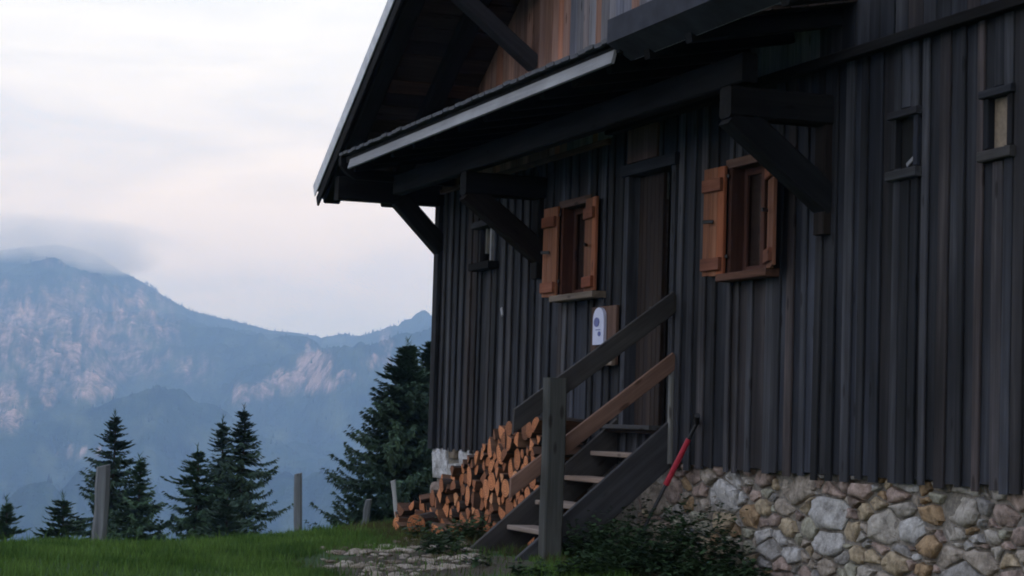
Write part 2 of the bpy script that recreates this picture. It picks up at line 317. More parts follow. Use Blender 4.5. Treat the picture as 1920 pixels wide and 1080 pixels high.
def groundmat():
    m, t, b = newmat('meadow_ground'); l = t.links.new
    g = N(t, 'ShaderNodeNewGeometry')
    n1 = N(t, 'ShaderNodeTexNoise', i_Scale=1.4, i_Detail=6.0, i_Roughness=0.65); l(g.outputs['Position'], n1.inputs['Vector'])
    n2 = N(t, 'ShaderNodeTexNoise', i_Scale=14.0, i_Detail=5.0, i_Roughness=0.7); l(g.outputs['Position'], n2.inputs['Vector'])
    gr = ramp(t, [(0.35, (0.020, 0.050, 0.010)), (0.65, (0.040, 0.085, 0.018))]); l(n2.outputs['Fac'], gr.inputs[0])
    di = ramp(t, [(0.3, (0.030, 0.024, 0.014)), (0.7, (0.085, 0.064, 0.042))]); l(n2.outputs['Fac'], di.inputs[0])
    at = N(t, 'ShaderNodeAttribute', attribute_name='dirt')
    sm = N(t, 'ShaderNodeMath', operation='ADD'); l(at.outputs['Fac'], sm.inputs[0])
    nn = N(t, 'ShaderNodeMath', operation='MULTIPLY_ADD'); l(n1.outputs['Fac'], nn.inputs[0]); nn.inputs[1].default_value = 1.2; nn.inputs[2].default_value = -0.6
    l(nn.outputs[0], sm.inputs[1])
    cm = ramp(t, [(0.42, (0, 0, 0)), (0.6, (1, 1, 1))]); l(sm.outputs[0], cm.inputs[0])
    mxn = N(t, 'ShaderNodeMix', data_type='RGBA'); l(cm.outputs[0], mxn.inputs[0]); l(gr.outputs[0], mxn.inputs[6]); l(di.outputs[0], mxn.inputs[7])
    l(mxn.outputs[2], b.inputs['Base Color']); b.inputs['Roughness'].default_value = 0.95
    bp = N(t, 'ShaderNodeBump', i_Strength=0.7, i_Distance=0.03); l(n2.outputs['Fac'], bp.inputs['Height']); l(bp.outputs[0], b.inputs['Normal'])
    return m
def dirt_at(x, y):
    d = 0.0
    # trodden stony patch in front of the stairs and the bare strip under the woodpile
    for (cx, cy, rx, ry, a) in ((4.95, 15.4, .85, 1.25, .85), (5.8, 16.8, 0.6, 0.9, 0.7), (6.1, 18.6, 0.6, 1.6, 0.75), (4.4, 14.4, .5, .8, .6), (6.6, 14.0, .5, 5, .5)):
        q = ((x - cx) / rx) ** 2 + ((y - cy) / ry) ** 2
        d = max(d, a * (1 - smooth(0.5, 1.5, math.sqrt(q))))
    return d
def axis_pts(lo, hi, a, b, fine, coarse_growth=1.16):
    pts = list(np.arange(a, b + 1e-6, fine)); s = fine; p = b
    while p < hi: s *= coarse_growth; p += s; pts.append(p)
    s = fine; p = a; pre = []
    while p > lo: s *= coarse_growth; p -= s; pre.append(p)
    return pre[::-1] + pts
gx = axis_pts(-160, 160, -1.0, 8.5, 0.11); gy = axis_pts(-120, 170, 11.5, 24.5, 0.11)
gv = []; gd = []
for y in gy:
    for x in gx:
        gv.append((x, y, ground_z(x, y))); gd.append(dirt_at(x, y))
nx = len(gx)
gf = np.array([(j * nx + i, j * nx + i + 1, (j + 1) * nx + i + 1, (j + 1) * nx + i) for j in range(len(gy) - 1) for i in range(nx - 1)])
gm = meshnp('ground', np.array(gv), gf, True)
at = gm.attributes.new('dirt', 'FLOAT', 'POINT'); at.data.foreach_set('value', np.array(gd, dtype=np.float32))
ground = put('ground', gm, groundmat()); tag(ground, kind='structure')

# ------------------------------------------------------------------ mountains (a full circle of land out to 9 km)
SKY_L = [(-900, 640), (-500, 560), (-250, 500), (0, 462), (90, 452), (170, 470), (215, 500), (245, 516), (265, 528), (300, 551), (350, 577), (420, 592), (500, 612), (545, 617), (600, 625), (640, 619), (660, 624),
         (690, 618), (725, 607), (740, 603), (752, 593), (766, 589), (776, 580), (789, 575), (797, 580), (806, 587), (815, 583), (870, 560), (960, 575), (1150, 640), (1500, 690), (2200, 700)]
def sky_y(xp):
    for (a, ya), (b, yb) in zip(SKY_L, SKY_L[1:]):
        if a <= xp <= b: return ya + (yb - ya) * (xp - a) / (b - a)
    return 690
def fbm(x, y, z, o=5, h=0.9): return noise.fractal(Vector((x, y, z)), h, 2.0, o)
az_c = YAW
SPURS = [(3500.0, [(320, 775), (345, 757), (400, 722), (470, 690), (540, 668), (600, 652), (660, 648), (720, 640), (780, 622), (815, 612), (900, 600), (1100, 640), (1300, 760)], .62, .40),
         (2900.0, [(-400, 860), (-100, 832), (0, 815), (60, 802), (130, 778), (200, 757), (250, 738), (295, 722), (335, 730), (390, 757), (450, 792), (520, 832), (620, 870), (760, 880), (900, 900)], .50, .40),
         (2200.0, [(-300, 900), (0, 905), (150, 880), (260, 900), (400, 925), (560, 890), (640, 860), (760, 835), (900, 820), (1100, 850)], .50, .40)]
def interp(T, v):
    if v <= T[0][0] or v >= T[-1][0]: return None
    for (a, ya), (b, yb) in zip(T, T[1:]):
        if a <= v <= b: return ya + (yb - ya) * (v - a) / (b - a)
def ridged(x, y, z): return 1 - 2 * abs(noise.noise(Vector((x, y, z))))
fine = np.radians(np.concatenate([np.arange(0.0, 22.0, 0.045)]))         # the part in view
azs = np.concatenate([np.radians(np.arange(22.0, 360.0, 1.6)), fine + 2 * np.pi])
rs = [100.0]
while rs[-1] < 2300: rs.append(rs[-1] * 1.07)
rs = np.concatenate([rs, np.linspace(2350, 5200, 190), np.linspace(5230, 5700, 12), [5900, 6300, 7000, 8000, 8800]])
ROCKS = [(160, 605, 45, 18, .75), (170, 720, 45, 32, .8), (18, 765, 30, 45, .9), (90, 742, 16, 22, .6), (452, 742, 15, 22, 1.0), (490, 735, 26, 12, 1.0), (545, 716, 44, 18, 1.3), (592, 695, 32, 36, 1.4),
         (577, 660, 8, 14, .8), (645, 705, 26, 9, .8), (715, 680, 34, 14, .6), (725, 640, 12, 32, .5), (620, 722, 18, 12, .6), (110, 640, 150, 85, .55), (40, 600, 80, 50, .55), (250, 620, 80, 85, .45), (150, 560, 120, 40, .3), (5, 535, 18, 8, .5), (360, 690, 40, 30, .28), (140, 480, 70, 25, .3), (150, 850, 40, 10, .5)]
mv = np.zeros((len(rs) * len(azs), 3)); rock = np.zeros(len(mv)); mead = np.zeros(len(mv))
for j, a in enumerate(azs):
    ca, sa = math.cos(a), math.sin(a)
    da = (a - az_c + math.pi) % (2 * math.pi) - math.pi
    if abs(da) < 1.0:
        d0 = Vector((sa, ca, 0)); w_in = 1 - smooth(0.45, 0.75, abs(da))
        xp = 960 + F * d0.dot(rt) / d0.dot(fw)
        yp = sky_y(xp) + (3.2 if xp > 590 else 1.0) * noise.fractal(Vector((xp / 16, 4.0, 0)), .7, 2.0, 4)
        r_ = fw + rt * ((xp - 960) / F) - up * ((yp - 540) / F)
        tz = r_.z / math.hypot(r_.x, r_.y)
    else: w_in = 0; tz = 0
    tz_g = 0.045 + 0.03 * noise.noise(Vector((ca * 2.5, sa * 2.5, 9)))
    tz = tz * w_in + tz_g * (1 - w_in)
    R = 5200 + 250 * noise.noise(Vector((ca * 6, sa * 6, 1.7)))
    H = tz * R
    for i, r in enumerate(rs):
        if r > 900: r = 900 + (r - 900) * (R - 900) / 4300.0
        x, y = r * sa, r * ca
        q = min(1.0, r / R)
        vall = -265.0
        if r < 1200: z = -40 - 225 * smooth(60, 900, r) ** 0.8
        else: z = vall
        k = max(0.0, (r - 900) / (R - 900)); k = min(1.0, k)
        z = max(z, vall) if k <= 0 else z
        prof = 0.62 * k + 0.38 * k ** 2.4
        if k > 0: z = vall + (H - vall) * prof - 10
        if r > R: z = H - (r - R) * 0.5
        amp = 0
        if 900 < r <= R:
            spur = abs(noise.noise(Vector((x / 620, y / 620, 2.0))))          # gullies and spurs
            amp = (spur - 0.25) * 230 * math.sin(math.pi * min(1, k)) + fbm(x / 260, y / 260, 5.0, 5) * 42 * min(1, (1 - k) * 6 + .10) * min(1, k * 4)
            amp += (ridged(x / 170, y / 170, 3.3) * 26 + ridged(x / 75, y / 75, 8.1) * 11) * min(1, (1 - k) * 5 + .04) * min(1, k * 3)
            if abs(da) < 1.0:
                for r0, T, sf, sb in SPURS:
                    yc = interp(T, xp)
                    if yc is None: continue
                    yc += 9 * fbm(xp / 55, r0, 2.0, 4, .8)
                    e_ = min(1, (xp - T[0][0]) / 60, (T[-1][0] - xp) / 60)
                    rr0 = r0 + 220 * noise.noise(Vector((a * 26, r0, 0)))
                    q_ = fw + rt * ((xp - 960) / F) - up * ((yc - 540) / F); zc = rr0 * q_.z / math.hypot(q_.x, q_.y)
                    zz = zc - (sf * (rr0 - r) if r < rr0 else sb * (r - rr0)) + 20 * ridged(x / 160, y / 160, r0) * min(1, abs(r - rr0) / 200 + .12) + 7 * noise.noise(Vector((x / 45, y / 45, r0)))
                    if zz - (1 - e_) * 200 > z + amp: amp = zz - (1 - e_) * 200 - z
        z += amp
        n = i * len(azs) + j; mv[n] = (x, y, z)
        if abs(da) < 0.6 and k > 0:
            P = Vector((x, y, z)); d = P.dot(fw); X = 960 + F * P.dot(rt) / d; Yp = 540 - F * P.dot(up) / d
            nn = fbm(X / 15, Yp / 34, 1.0, 5, .6) * .6
            m_ = 0
            for (cx, cy, rx, ry, w) in ROCKS:
                q2 = math.hypot((X - cx) / rx, (Yp - cy) / ry)
                if q2 < 2: m_ = max(m_, w * (1 - smooth(.35, 1.5, q2)))
            rock[n] = min(1, max(0, (m_ * .8 + nn * min(1, m_ * 3)) * 1.0)) if m_ > 0 else 0
            mead[n] = max(0, fbm(X / 60, Yp / 40, 7.0, 4) * .9)
for i in range(len(rs) - 1, 0, -1):            # steps in the slope where the cliffs stand
    pass
na = len(azs)
mf = np.array([(i * na + j, i * na + (j + 1) % na, (i + 1) * na + (j + 1) % na, (i + 1) * na + j) for i in range(len(rs) - 1) for j in range(na)])
mv[:, 2] += rock * 6
mm = meshnp('mountains', mv, mf, True)
a_ = mm.attributes.new('rock', 'FLOAT', 'POINT'); a_.data.foreach_set('value', rock.astype(np.float32))
a_ = mm.attributes.new('meadow', 'FLOAT', 'POINT'); a_.data.foreach_set('value', mead.astype(np.float32))
def mountmat():
    m, t, b = newmat('mountain_forest_and_rock'); l = t.links.new
    g = N(t, 'ShaderNodeNewGeometry')
    n1 = N(t, 'ShaderNodeTexNoise', i_Scale=0.02, i_Detail=6.0, i_Roughness=0.7); l(g.outputs['Position'], n1.inputs['Vector'])
    mpv = N(t, 'ShaderNodeMapping'); mpv.inputs['Scale'].default_value = (1, 1, 0.28); l(g.outputs['Position'], mpv.inputs[0])
    n2 = N(t, 'ShaderNodeTexNoise', i_Scale=0.045, i_Detail=6.0, i_Roughness=0.75); l(mpv.outputs[0], n2.inputs['Vector'])
    fo = ramp(t, [(0.35, (0.006, 0.016, 0.012)), (0.68, (0.028, 0.055, 0.030))]); l(n1.outputs['Fac'], fo.inputs[0])
    me_ = N(t, 'ShaderNodeMix', data_type='RGBA'); am = N(t, 'ShaderNodeAttribute', attribute_name='meadow')
    l(am.outputs['Fac'], me_.inputs[0]); l(fo.outputs[0], me_.inputs[6]); me_.inputs[7].default_value = (0.10, 0.13, 0.07, 1)
    ro = ramp(t, [(0.3, (0.26, 0.19, 0.165)), (0.7, (0.55, 0.40, 0.35))]); l(n2.outputs['Fac'], ro.inputs[0])
    ar = N(t, 'ShaderNodeAttribute', attribute_name='rock')
    gr_ = ramp(t, [(0.36, (0.12, 0.12, 0.12)), (0.62, (1.3, 1.3, 1.3))]); l(n2.outputs['Fac'], gr_.inputs[0])
    sm = N(t, 'ShaderNodeMath', operation='MULTIPLY'); l(ar.outputs['Fac'], sm.inputs[0]); l(gr_.outputs[0], sm.inputs[1])
    ms = ramp(t, [(0.04, (0, 0, 0)), (0.85, (1, 1, 1))]); l(sm.outputs[0], ms.inputs[0])
    mx_ = N(t, 'ShaderNodeMix', data_type='RGBA'); l(ms.outputs[0], mx_.inputs[0]); l(me_.outputs[2], mx_.inputs[6]); l(ro.outputs[0], mx_.inputs[7])
    l(mx_.outputs[2], b.inputs['Base Color']); b.inputs['Roughness'].default_value = 1.0; b.inputs['Specular IOR Level'].default_value = 0.0
    bp = N(t, 'ShaderNodeBump', i_Strength=1.0, i_Distance=18.0); l(n1.outputs['Fac'], bp.inputs['Height']); l(bp.outputs[0], b.inputs['Normal'])
    return m
mo = put('mountains', mm, mountmat()); tag(mo, kind='structure')

# conifers on the far ridges: a wood that reads as one mass
fv, ff = [], []
mrow = mv.reshape(len(rs), na, 3)
vis = [j for j, a in enumerate(azs) if a > 2 * np.pi + math.radians(2)]
rr = random.Random(3)
for q in range(9000):
    j = rr.choice(vis); i = rr.randrange(len(rs) - 225, len(rs) - 17)
    if q < 700: i = len(rs) - 1 - rr.randrange(17, 24)
    if rock.reshape(len(rs), na)[i, j] > .25 and rr.random() < .9: continue
    P = mrow[i, j]; h = rr.uniform(5, 10); w = h * .24; b0 = len(fv)
    x, y, z = P[0] + rr.uniform(-9, 9), P[1] + rr.uniform(-9, 9), P[2] - 2
    for k in range(5):
        t_ = k * 2 * math.pi / 5; fv.append((x + w * math.cos(t_), y + w * math.sin(t_), z))
    fv.append((x, y, z + h))
    for k in range(5): ff.append((b0 + k, b0 + (k + 1) % 5, b0 + 5))
M_FAR = leafmat('far_conifers', (0.006, 0.016, 0.012), (0.016, 0.032, 0.020), 0.01, 0.9, 0.0)
tag(put('far_forest', meshnp('far_forest', np.array(fv), np.array(ff)), M_FAR), 'conifer forest on the far ridges', 'forest', kind='stuff')

# ------------------------------------------------------------------ haze (one closed box round everything)
def volmat(name, col, dens, aniso=0.0):
    m = bpy.data.materials.new(name); m.use_nodes = True; t = m.node_tree; t.nodes.clear()
    o = N(t, 'ShaderNodeOutputMaterial'); v = N(t, 'ShaderNodeVolumePrincipled'); v.inputs['Color'].default_value = (*col, 1)
    v.inputs['Absorption Color'].default_value = (1, 1, 1, 1)
    v.inputs['Density'].default_value = dens; v.inputs['Anisotropy'].default_value = aniso; t.links.new(v.outputs[0], o.inputs['Volume'])
    return m, t, v
zlo, zhi = float(mv[:, 2].min()) - 1.5, max(float(mv[:, 2].max()) + 12, px(20, 420, 4800).z + 70)
hb = 9300.0
hv = [(sx * hb, sy * hb, z) for z in (zlo - 1500, zhi) for sx, sy in ((-1, -1), (1, -1), (1, 1), (-1, 1))]
hf = [(3, 2, 1, 0), (4, 5, 6, 7), (0, 1, 5, 4), (1, 2, 6, 5), (2, 3, 7, 6), (3, 0, 4, 7)]
hm, _, _ = volmat('haze', (0.39, 0.62, 1.0), 0.00026)
hv = [(x, y, z if z > 0 else zlo) for x, y, z in hv]
tag(put('haze', meshpy('haze', hv, hf), hm), 'pale blue evening haze over the valley', 'haze', kind='stuff')

# low cloud hanging on the summit
def mist(xp, yp, depth, sx, sy, sz, dens, seed, label):
    c = px(xp, yp, depth); bm = bmesh.new(); bmesh.ops.create_icosphere(bm, subdivisions=4, radius=1); me = bpy.data.meshes.new('low_cloud'); bm.to_mesh(me); bm.free()
    m, t, v = volmat('low_cloud', (1.0, 1.0, 1.0), dens, 0.5); l = t.links.new
    tcd = N(t, 'ShaderNodeTexCoord'); ln_ = N(t, 'ShaderNodeVectorMath', operation='LENGTH'); l(tcd.outputs['Object'], ln_.inputs[0])
    fo = ramp(t, [(0.0, (1, 1, 1)), (0.55, (.6, .6, .6)), (1.0, (0, 0, 0))]); l(ln_.outputs['Value'], fo.inputs[0])
    mpn = N(t, 'ShaderNodeMapping'); mpn.inputs['Scale'].default_value = (sx / 90, sy / 90, sz / 60); mpn.inputs['Location'].default_value = (seed * 3.1, seed, 0); l(tcd.outputs['Object'], mpn.inputs[0])
    n1 = N(t, 'ShaderNodeTexNoise', i_Scale=1.0, i_Detail=3.0, i_Roughness=0.55); l(mpn.outputs[0], n1.inputs['Vector'])
    r1 = ramp(t, [(0.34, (0, 0, 0)), (0.62, (1, 1, 1))]); l(n1.outputs['Fac'], r1.inputs[0])
    a = N(t, 'ShaderNodeMath', operation='MULTIPLY'); l(fo.outputs[0], a.inputs[0]); l(r1.outputs[0], a.inputs[1])
    b = N(t, 'ShaderNodeMath', operation='MULTIPLY'); l(a.outputs[0], b.inputs[0]); b.inputs[1].default_value = dens; l(b.outputs[0], v.inputs['Density'])
    o = put('low_cloud', me, m, None, Matrix.Translation(c) @ Matrix.Rotation(-az_c, 4, 'Z') @ Matrix.Diagonal((sx, sy, sz, 1)))
    tag(o, label, 'cloud', kind='stuff')
mist(205, 484, 4650, 130, 200, 42, .017, 1, 'wisp of low cloud on the shoulder of the summit')
mist(40, 446, 4700, 380, 240, 60, .014, 2, 'bank of low cloud hiding the summit')

# ------------------------------------------------------------------ the hut
WX = 7.0                                   # outer face of the wall boards
Y0, Y1, YR = -1.95, 21.55, 9.80                        # near and far corner
ZS = -0.29                                 # foot of the siding
ZL = 2.62                                  # drip rail between lower and upper boards
def roof_top(y): return 2.60 + 0.59 * (22.11 - y) if y > YR else 2.60 + 0.59 * (22.11 - 2 * YR + y)
hut = empty('alpine_hut', (WX, (Y0 + Y1) / 2, -1.1))
tag(hut, 'dark weathered wooden alpine hut on a rubble stone base', 'hut')
OPEN = {'winl': (17.10, 17.74, 1.19, 2.02), 'winr': (13.50, 14.18, 1.19, 2.02), 'door': (15.27, 16.16, -0.02, 2.16),
        's1': (11.49, 11.71, 1.75, 2.08), 's2': (10.42, 10.62, 1.76, 2.07), 'slit': (19.62, 20.06, 1.64, 2.00)}
# core of the front wall, in pieces round the openings
ys = sorted({Y0, Y1, *[v for o in OPEN.values() for v in o[:2]]}); zs = sorted({ZS, ZL, *[v for o in OPEN.values() for v in o[2:]]})
cv, cf = [], []
def addbox(v, f, lo, hi):
    b = len(v); (x0, y0, z0), (x1, y1, z1) = lo, hi
    v += [(x0, y0, z0), (x1, y0, z0), (x1, y1, z0), (x0, y1, z0), (x0, y0, z1), (x1, y0, z1), (x1, y1, z1), (x0, y1, z1)]
    f += [tuple(b + k for k in q) for q in ((3, 2, 1, 0), (4, 5, 6, 7), (0, 1, 5, 4), (1, 2, 6, 5), (2, 3, 7, 6), (3, 0, 4, 7))]
for ya, yb in zip(ys, ys[1:]):
    cols = [o for o in OPEN.values() if o[0] < (ya + yb) / 2 < o[1]]
    z = ZS
    for o in sorted(cols, key=lambda o: o[2]):
        if o[2] > z + .01: addbox(cv, cf, (WX + .03, ya, z), (WX + .16, yb, o[2]))
        z = o[3]
    addbox(cv, cf, (WX + .03, ya, z), (WX + .16, yb, ZL))
# gable, back and side walls
def gable(x0, x1):
    b = len(cv); prof = [(Y0, ZL), (Y1, ZL), (Y1, roof_top(Y1) - .27), (YR, roof_top(YR) - .27), (Y0, roof_top(Y0) - .27)]
    n = 5
    cv.extend([(x0, y, z) for y, z in prof] + [(x1, y, z) for y, z in prof])
    cf.extend([tuple(b + k for k in range(n)), tuple(b + n + k for k in reversed(range(n)))] + [(b + k, b + n + k, b + n + (k + 1) % n, b + (k + 1) % n) for k in range(n)])
gable(WX + .02, WX + .16)
addbox(cv, cf, (WX + .16, Y1 - .14, ZS), (16.8, Y1 - .001, roof_top(Y1) - .3)); addbox(cv, cf, (WX + .16, Y0 + .001, ZS), (16.8, Y0 + .14, roof_top(Y0) - .3))
addbox(cv, cf, (16.8, Y0, ZS), (16.94, Y1, roof_top(Y1) - .3)); addbox(cv, cf, (WX + .17, Y0 + .15, ZS - .1), (16.79, Y1 - .15, ZS - .02))
wall = put('wall', meshpy('wall', cv, cf), M_SIDE, hut)
# vertical boards and battens
def spans(ya, yb, z0, z1, pad=0.0):
    """the free z spans of a strip ya..yb"""
    segs = [(z0, z1)]
    for o in OPEN.values():
        if min(yb, o[1] + pad) - max(ya, o[0] - pad) > 0.012:
            new = []
            for a, b in segs:
                if o[2] > a + .02: new.append((a, min(b, o[2])))
                if o[3] < b - .02: new.append((max(a, o[3]), b))
                if o[3] <= a or o[2] >= b: new = new or []; 
            segs = [s for s in new if s[1] - s[0] > .03] if not (o[3] <= z0 or o[2] >= z1) else segs
    return segs
YB = 5.0                                   # boards one by one from here on; nearer the wall is out of sight
cuts = [YB]
while cuts[-1] < Y1 - 0.12: cuts.append(cuts[-1] + rnd.uniform(0.185, 0.235))
cuts[-1] = Y1
edges = sorted({v for o in OPEN.values() for v in o[:2]})
for k in range(len(cuts)):                  # boards end at the jambs
    for e in edges:
        if abs(cuts[k] - e) < 0.10: cuts[k] = e
cuts = sorted(set(cuts))
for ya, yb in zip(cuts, cuts[1:]):
    if yb - ya < .03: continue
    for a, b in spans(ya, yb, ZS - rnd.uniform(0, .03), ZL + .02):
        plank('board', wall, (WX + .013 + rnd.uniform(-.004, .004), (ya + yb) / 2, a), (WX + .013, (ya + yb) / 2, b), yb - ya - .006, .026, M_SIDE, ch=.003, seg=1)
for y in cuts[1:-1]:
    w = rnd.uniform(.06, .125)
    for a, b in spans(y - w / 2, y + w / 2, ZS - .03 - rnd.uniform(0, .035), (ZL - .02) if y < 16.6 else 2.50, .0):
        if b - a < .08: continue
        plank('batten', wall, (WX - .011, y, a), (WX - .011 + rnd.uniform(-.004, .004), y + rnd.uniform(-.008, .008), b), w, .022, M_BATT, ch=.005, seg=3, jit=.003)
plank('corner_board', wall, (WX - .03, Y1 - .06, ZS - .04), (WX - .03, Y1 - .06, 2.44), .15, .05, M_SIDE)
# a light batten at the foot of the door jamb
plank('batten', wall, (WX - .035, 15.16, ZS - .02), (WX - .035, 15.17, .52), .06, .03, M_FENCE)
plank('drip_rail', wall, (WX - .045, Y0 - .02, ZL - .01), (WX - .045, 16.6, ZL - .01), .075, .09, M_BEAM, side=(0, 0, 1))
plank('drip_rail', wall, (WX - .030, 16.62, 2.525), (WX - .030, Y1 + .02, 2.525), .05, .05, M_SIDEB, side=(0, 0, 1))
gab = wall
y = YB
while y < Y1 - .05:
    w = rnd.uniform(.13, .20); yb = min(Y1, y + w); ym = (y + yb) / 2
    zt = roof_top(y) - .15
    if zt > ZL + .06:
        m_ = M_SIDEO if ym > 17.55 + rnd.uniform(-.1, .1) else (M_SIDEG if rnd.random() < .93 else M_SIDEO)
        if ym < 12.8: m_ = M_SIDE
        if ym > 20.2: m_ = M_SIDEB
        plank('upper_board', gab, (WX - .012 + rnd.uniform(-.006, .004), ym, (ZL + .03) if ym < 16.6 else 2.555), (WX - .012, ym, zt), yb - y - .004, .03, m_, ch=.004)
    y = yb
# ---- stone base
base = empty('stone_base', (WX + .2, (Y0 + Y1) / 2, -.8), hut)
bv, bf = [], []
addbox(bv, bf, (WX + .060, Y0 + .02, -2.0), (WX + .5, Y1 - .02, ZS - .001)); addbox(bv, bf, (WX + .5, Y1 - .5, -2.6), (16.9, Y1 - .06, ZS - .001)); addbox(bv, bf, (WX + .5, Y0 + .06, -2.0), (16.9, Y0 + .5, ZS - .001))
put('mortar', meshpy('mortar', bv, bf), M_MORTAR, base)
def clip(poly, n, c):          # keep n.p <= c
    out = []
    for k in range(len(poly)):
        a, b = poly[k], poly[(k + 1) % len(poly)]; da = n[0] * a[0] + n[1] * a[1] - c; db = n[0] * b[0] + n[1] * b[1] - c
        if da <= 0: out.append(a)
        if da * db < 0:
            t_ = da / (da - db); out.append((a[0] + (b[0] - a[0]) * t_, a[1] + (b[1] - a[1]) * t_))
    return out
def stone_mesh(poly, depth, r_):
    n0 = len(poly); cx = sum(p[0] for p in poly) / n0; cy = sum(p[1] for p in poly) / n0
    # round the corners, then roughen
    P = []
    for k in range(n0):
        a, b, c = poly[k - 1], poly[k], poly[(k + 1) % n0]
        k1, k2 = r_.uniform(.03, .15), r_.uniform(.03, .15); j1, j2 = r_.uniform(-.006, .003), r_.uniform(-.006, .003)
        for q_ in (((b[0] * (1 - k1) + a[0] * k1), (b[1] * (1 - k1) + a[1] * k1)), ((b[0] * (1 - k2) + c[0] * k2), (b[1] * (1 - k2) + c[1] * k2)), ((b[0] + c[0]) / 2, (b[1] + c[1]) / 2)):
            dd = math.hypot(q_[0] - cx, q_[1] - cy) or 1; jj = 1 + r_.uniform(-.012, .003) / dd; P.append((cx + (q_[0] - cx) * jj, cy + (q_[1] - cy) * jj))
    P = [(x - cx, y - cy) for x, y in P]; n = len(P); v, f = [], []
    sl, st = r_.uniform(-.22, .22), r_.uniform(-.22, .22)
    for ring, (s, d) in enumerate(((1.0, 0.0), (1.0, .70), (.95, .92), (.60, 1.0))):
        for (x, y) in P:
            j = 1 + r_.uniform(-.035, .035) * (ring > 0)
            v.append((-(d * depth + (x * sl + y * st) * (ring / 3) + r_.uniform(-.006, .006) * (ring > 1)), x * s * j, y * s * j))
    v.append((-(depth * 1.02 + r_.uniform(-.008, .01)), 0, 0))
    for ring in range(3):
        for k in range(n):
            k2 = (k + 1) % n; A = ring * n
            f.append((A + k, A + n + k, A + n + k2, A + k2))
    for k in range(n): f.append((3 * n + k, 4 * n, 3 * n + (k + 1) % n))
    me_ = meshpy('stone', v, f, False); me_.polygons.foreach_set('use_smooth', [False] * (2 * n) + [True] * (2 * n)); return me_, cx, cy
def stone_field(ya, yb, za, zb, dens, r_, xface, parent):
    AS = .56; pts = []; tries = 0               # stones lie flat: half again as long as high
    while tries < 9000:
        tries += 1
        big = r_.random(); rad = r_.choice((.036, .05, .062, .075, .09, .11)) * dens
        p = (r_.uniform(ya * AS - .1, yb * AS + .1), r_.uniform(za - .1, zb + .02), rad)
        if all(((p[0] - q[0]) * .86) ** 2 + ((p[1] - q[1]) * 1.12) ** 2 > ((p[2] + q[2]) * .80) ** 2 for q in pts): pts.append(p)
    cnt = 0
    for i, p in enumerate(pts):
        poly = [(ya * AS, za), (yb * AS, za), (yb * AS, zb), (ya * AS, zb)]
        for k, q in enumerate(pts):
            if k == i: continue
            dx, dy = q[0] - p[0], q[1] - p[1]; d2 = dx * dx + dy * dy
            if d2 > .5: continue
            # power diagram: radii decide where the joint runs
            c = (d2 + p[2] ** 2 * 2.2 - q[2] ** 2 * 2.2) / (2 * d2)
            mxp, myp = p[0] + dx * c, p[1] + dy * c; dl = math.sqrt(d2)
            nn = (dx / dl, dy / dl); poly = clip(poly, nn, nn[0] * mxp + nn[1] * myp - r_.uniform(.004, .011))
            if len(poly) < 3: break
        if len(poly) < 3: continue
        poly = [(u_ / AS, w_) for u_, w_ in poly]
        ar = abs(sum(poly[k][0] * poly[(k + 1) % len(poly)][1] - poly[(k + 1) % len(poly)][0] * poly[k][1] for k in range(len(poly)))) / 2
        if ar < .0012: continue
        me, cy_, cz_ = stone_mesh(poly, r_.uniform(.045, .072), r_)
        o = put('stone', me, M_STONE, parent, Matrix.Translation((xface, cy_, cz_))); cnt += 1
    return cnt
rs_ = random.Random(21)
stone_field(9.0, 15.9, -1.28, ZS - .012, 1.0, rs_, WX + .085, base)
# the corner by the woodpile: big pale quoins
for (ya, yb, za, zb, mt) in ((21.10, 21.53, -.66, -.31, M_WSTONE), (20.72, 21.07, -.44, -.31, M_PSTONE), (20.70, 21.07, -.68, -.46, M_STONE), (20.30, 20.68, -.52, -.31, M_WSTONE), (19.85, 20.27, -.50, -.32, M_STONE),
                             (20.25, 20.67, -.8, -.54, M_STONE), (21.05, 21.53, -1.1, -.68, M_STONE), (19.4, 19.82, -.55, -.32, M_STONE), (20.6, 21.0, -1.1, -.70, M_STONE)):
    poly = [(ya + rs_.uniform(0, .05), za + rs_.uniform(0, .03)), (yb - rs_.uniform(0, .02), za + rs_.uniform(0, .03)), (yb - rs_.uniform(0, .02), zb - rs_.uniform(0, .03)), (ya + rs_.uniform(0, .05), zb)]
    me, cy_, cz_ = stone_mesh(poly, .08, rs_); put('stone', me, mt, base, Matrix.Translation((WX + .085, cy_, cz_)))

# ---- main roof: boards, rafters, purlins, verge
roof = empty('roof', (WX, YR, roof_top(YR)), hut)
SL = math.atan(0.59); XV = 5.70
def slope_dir(far): return Vector((0, math.cos(SL), -math.sin(SL))) if far else Vector((0, -math.cos(SL), -math.sin(SL)))
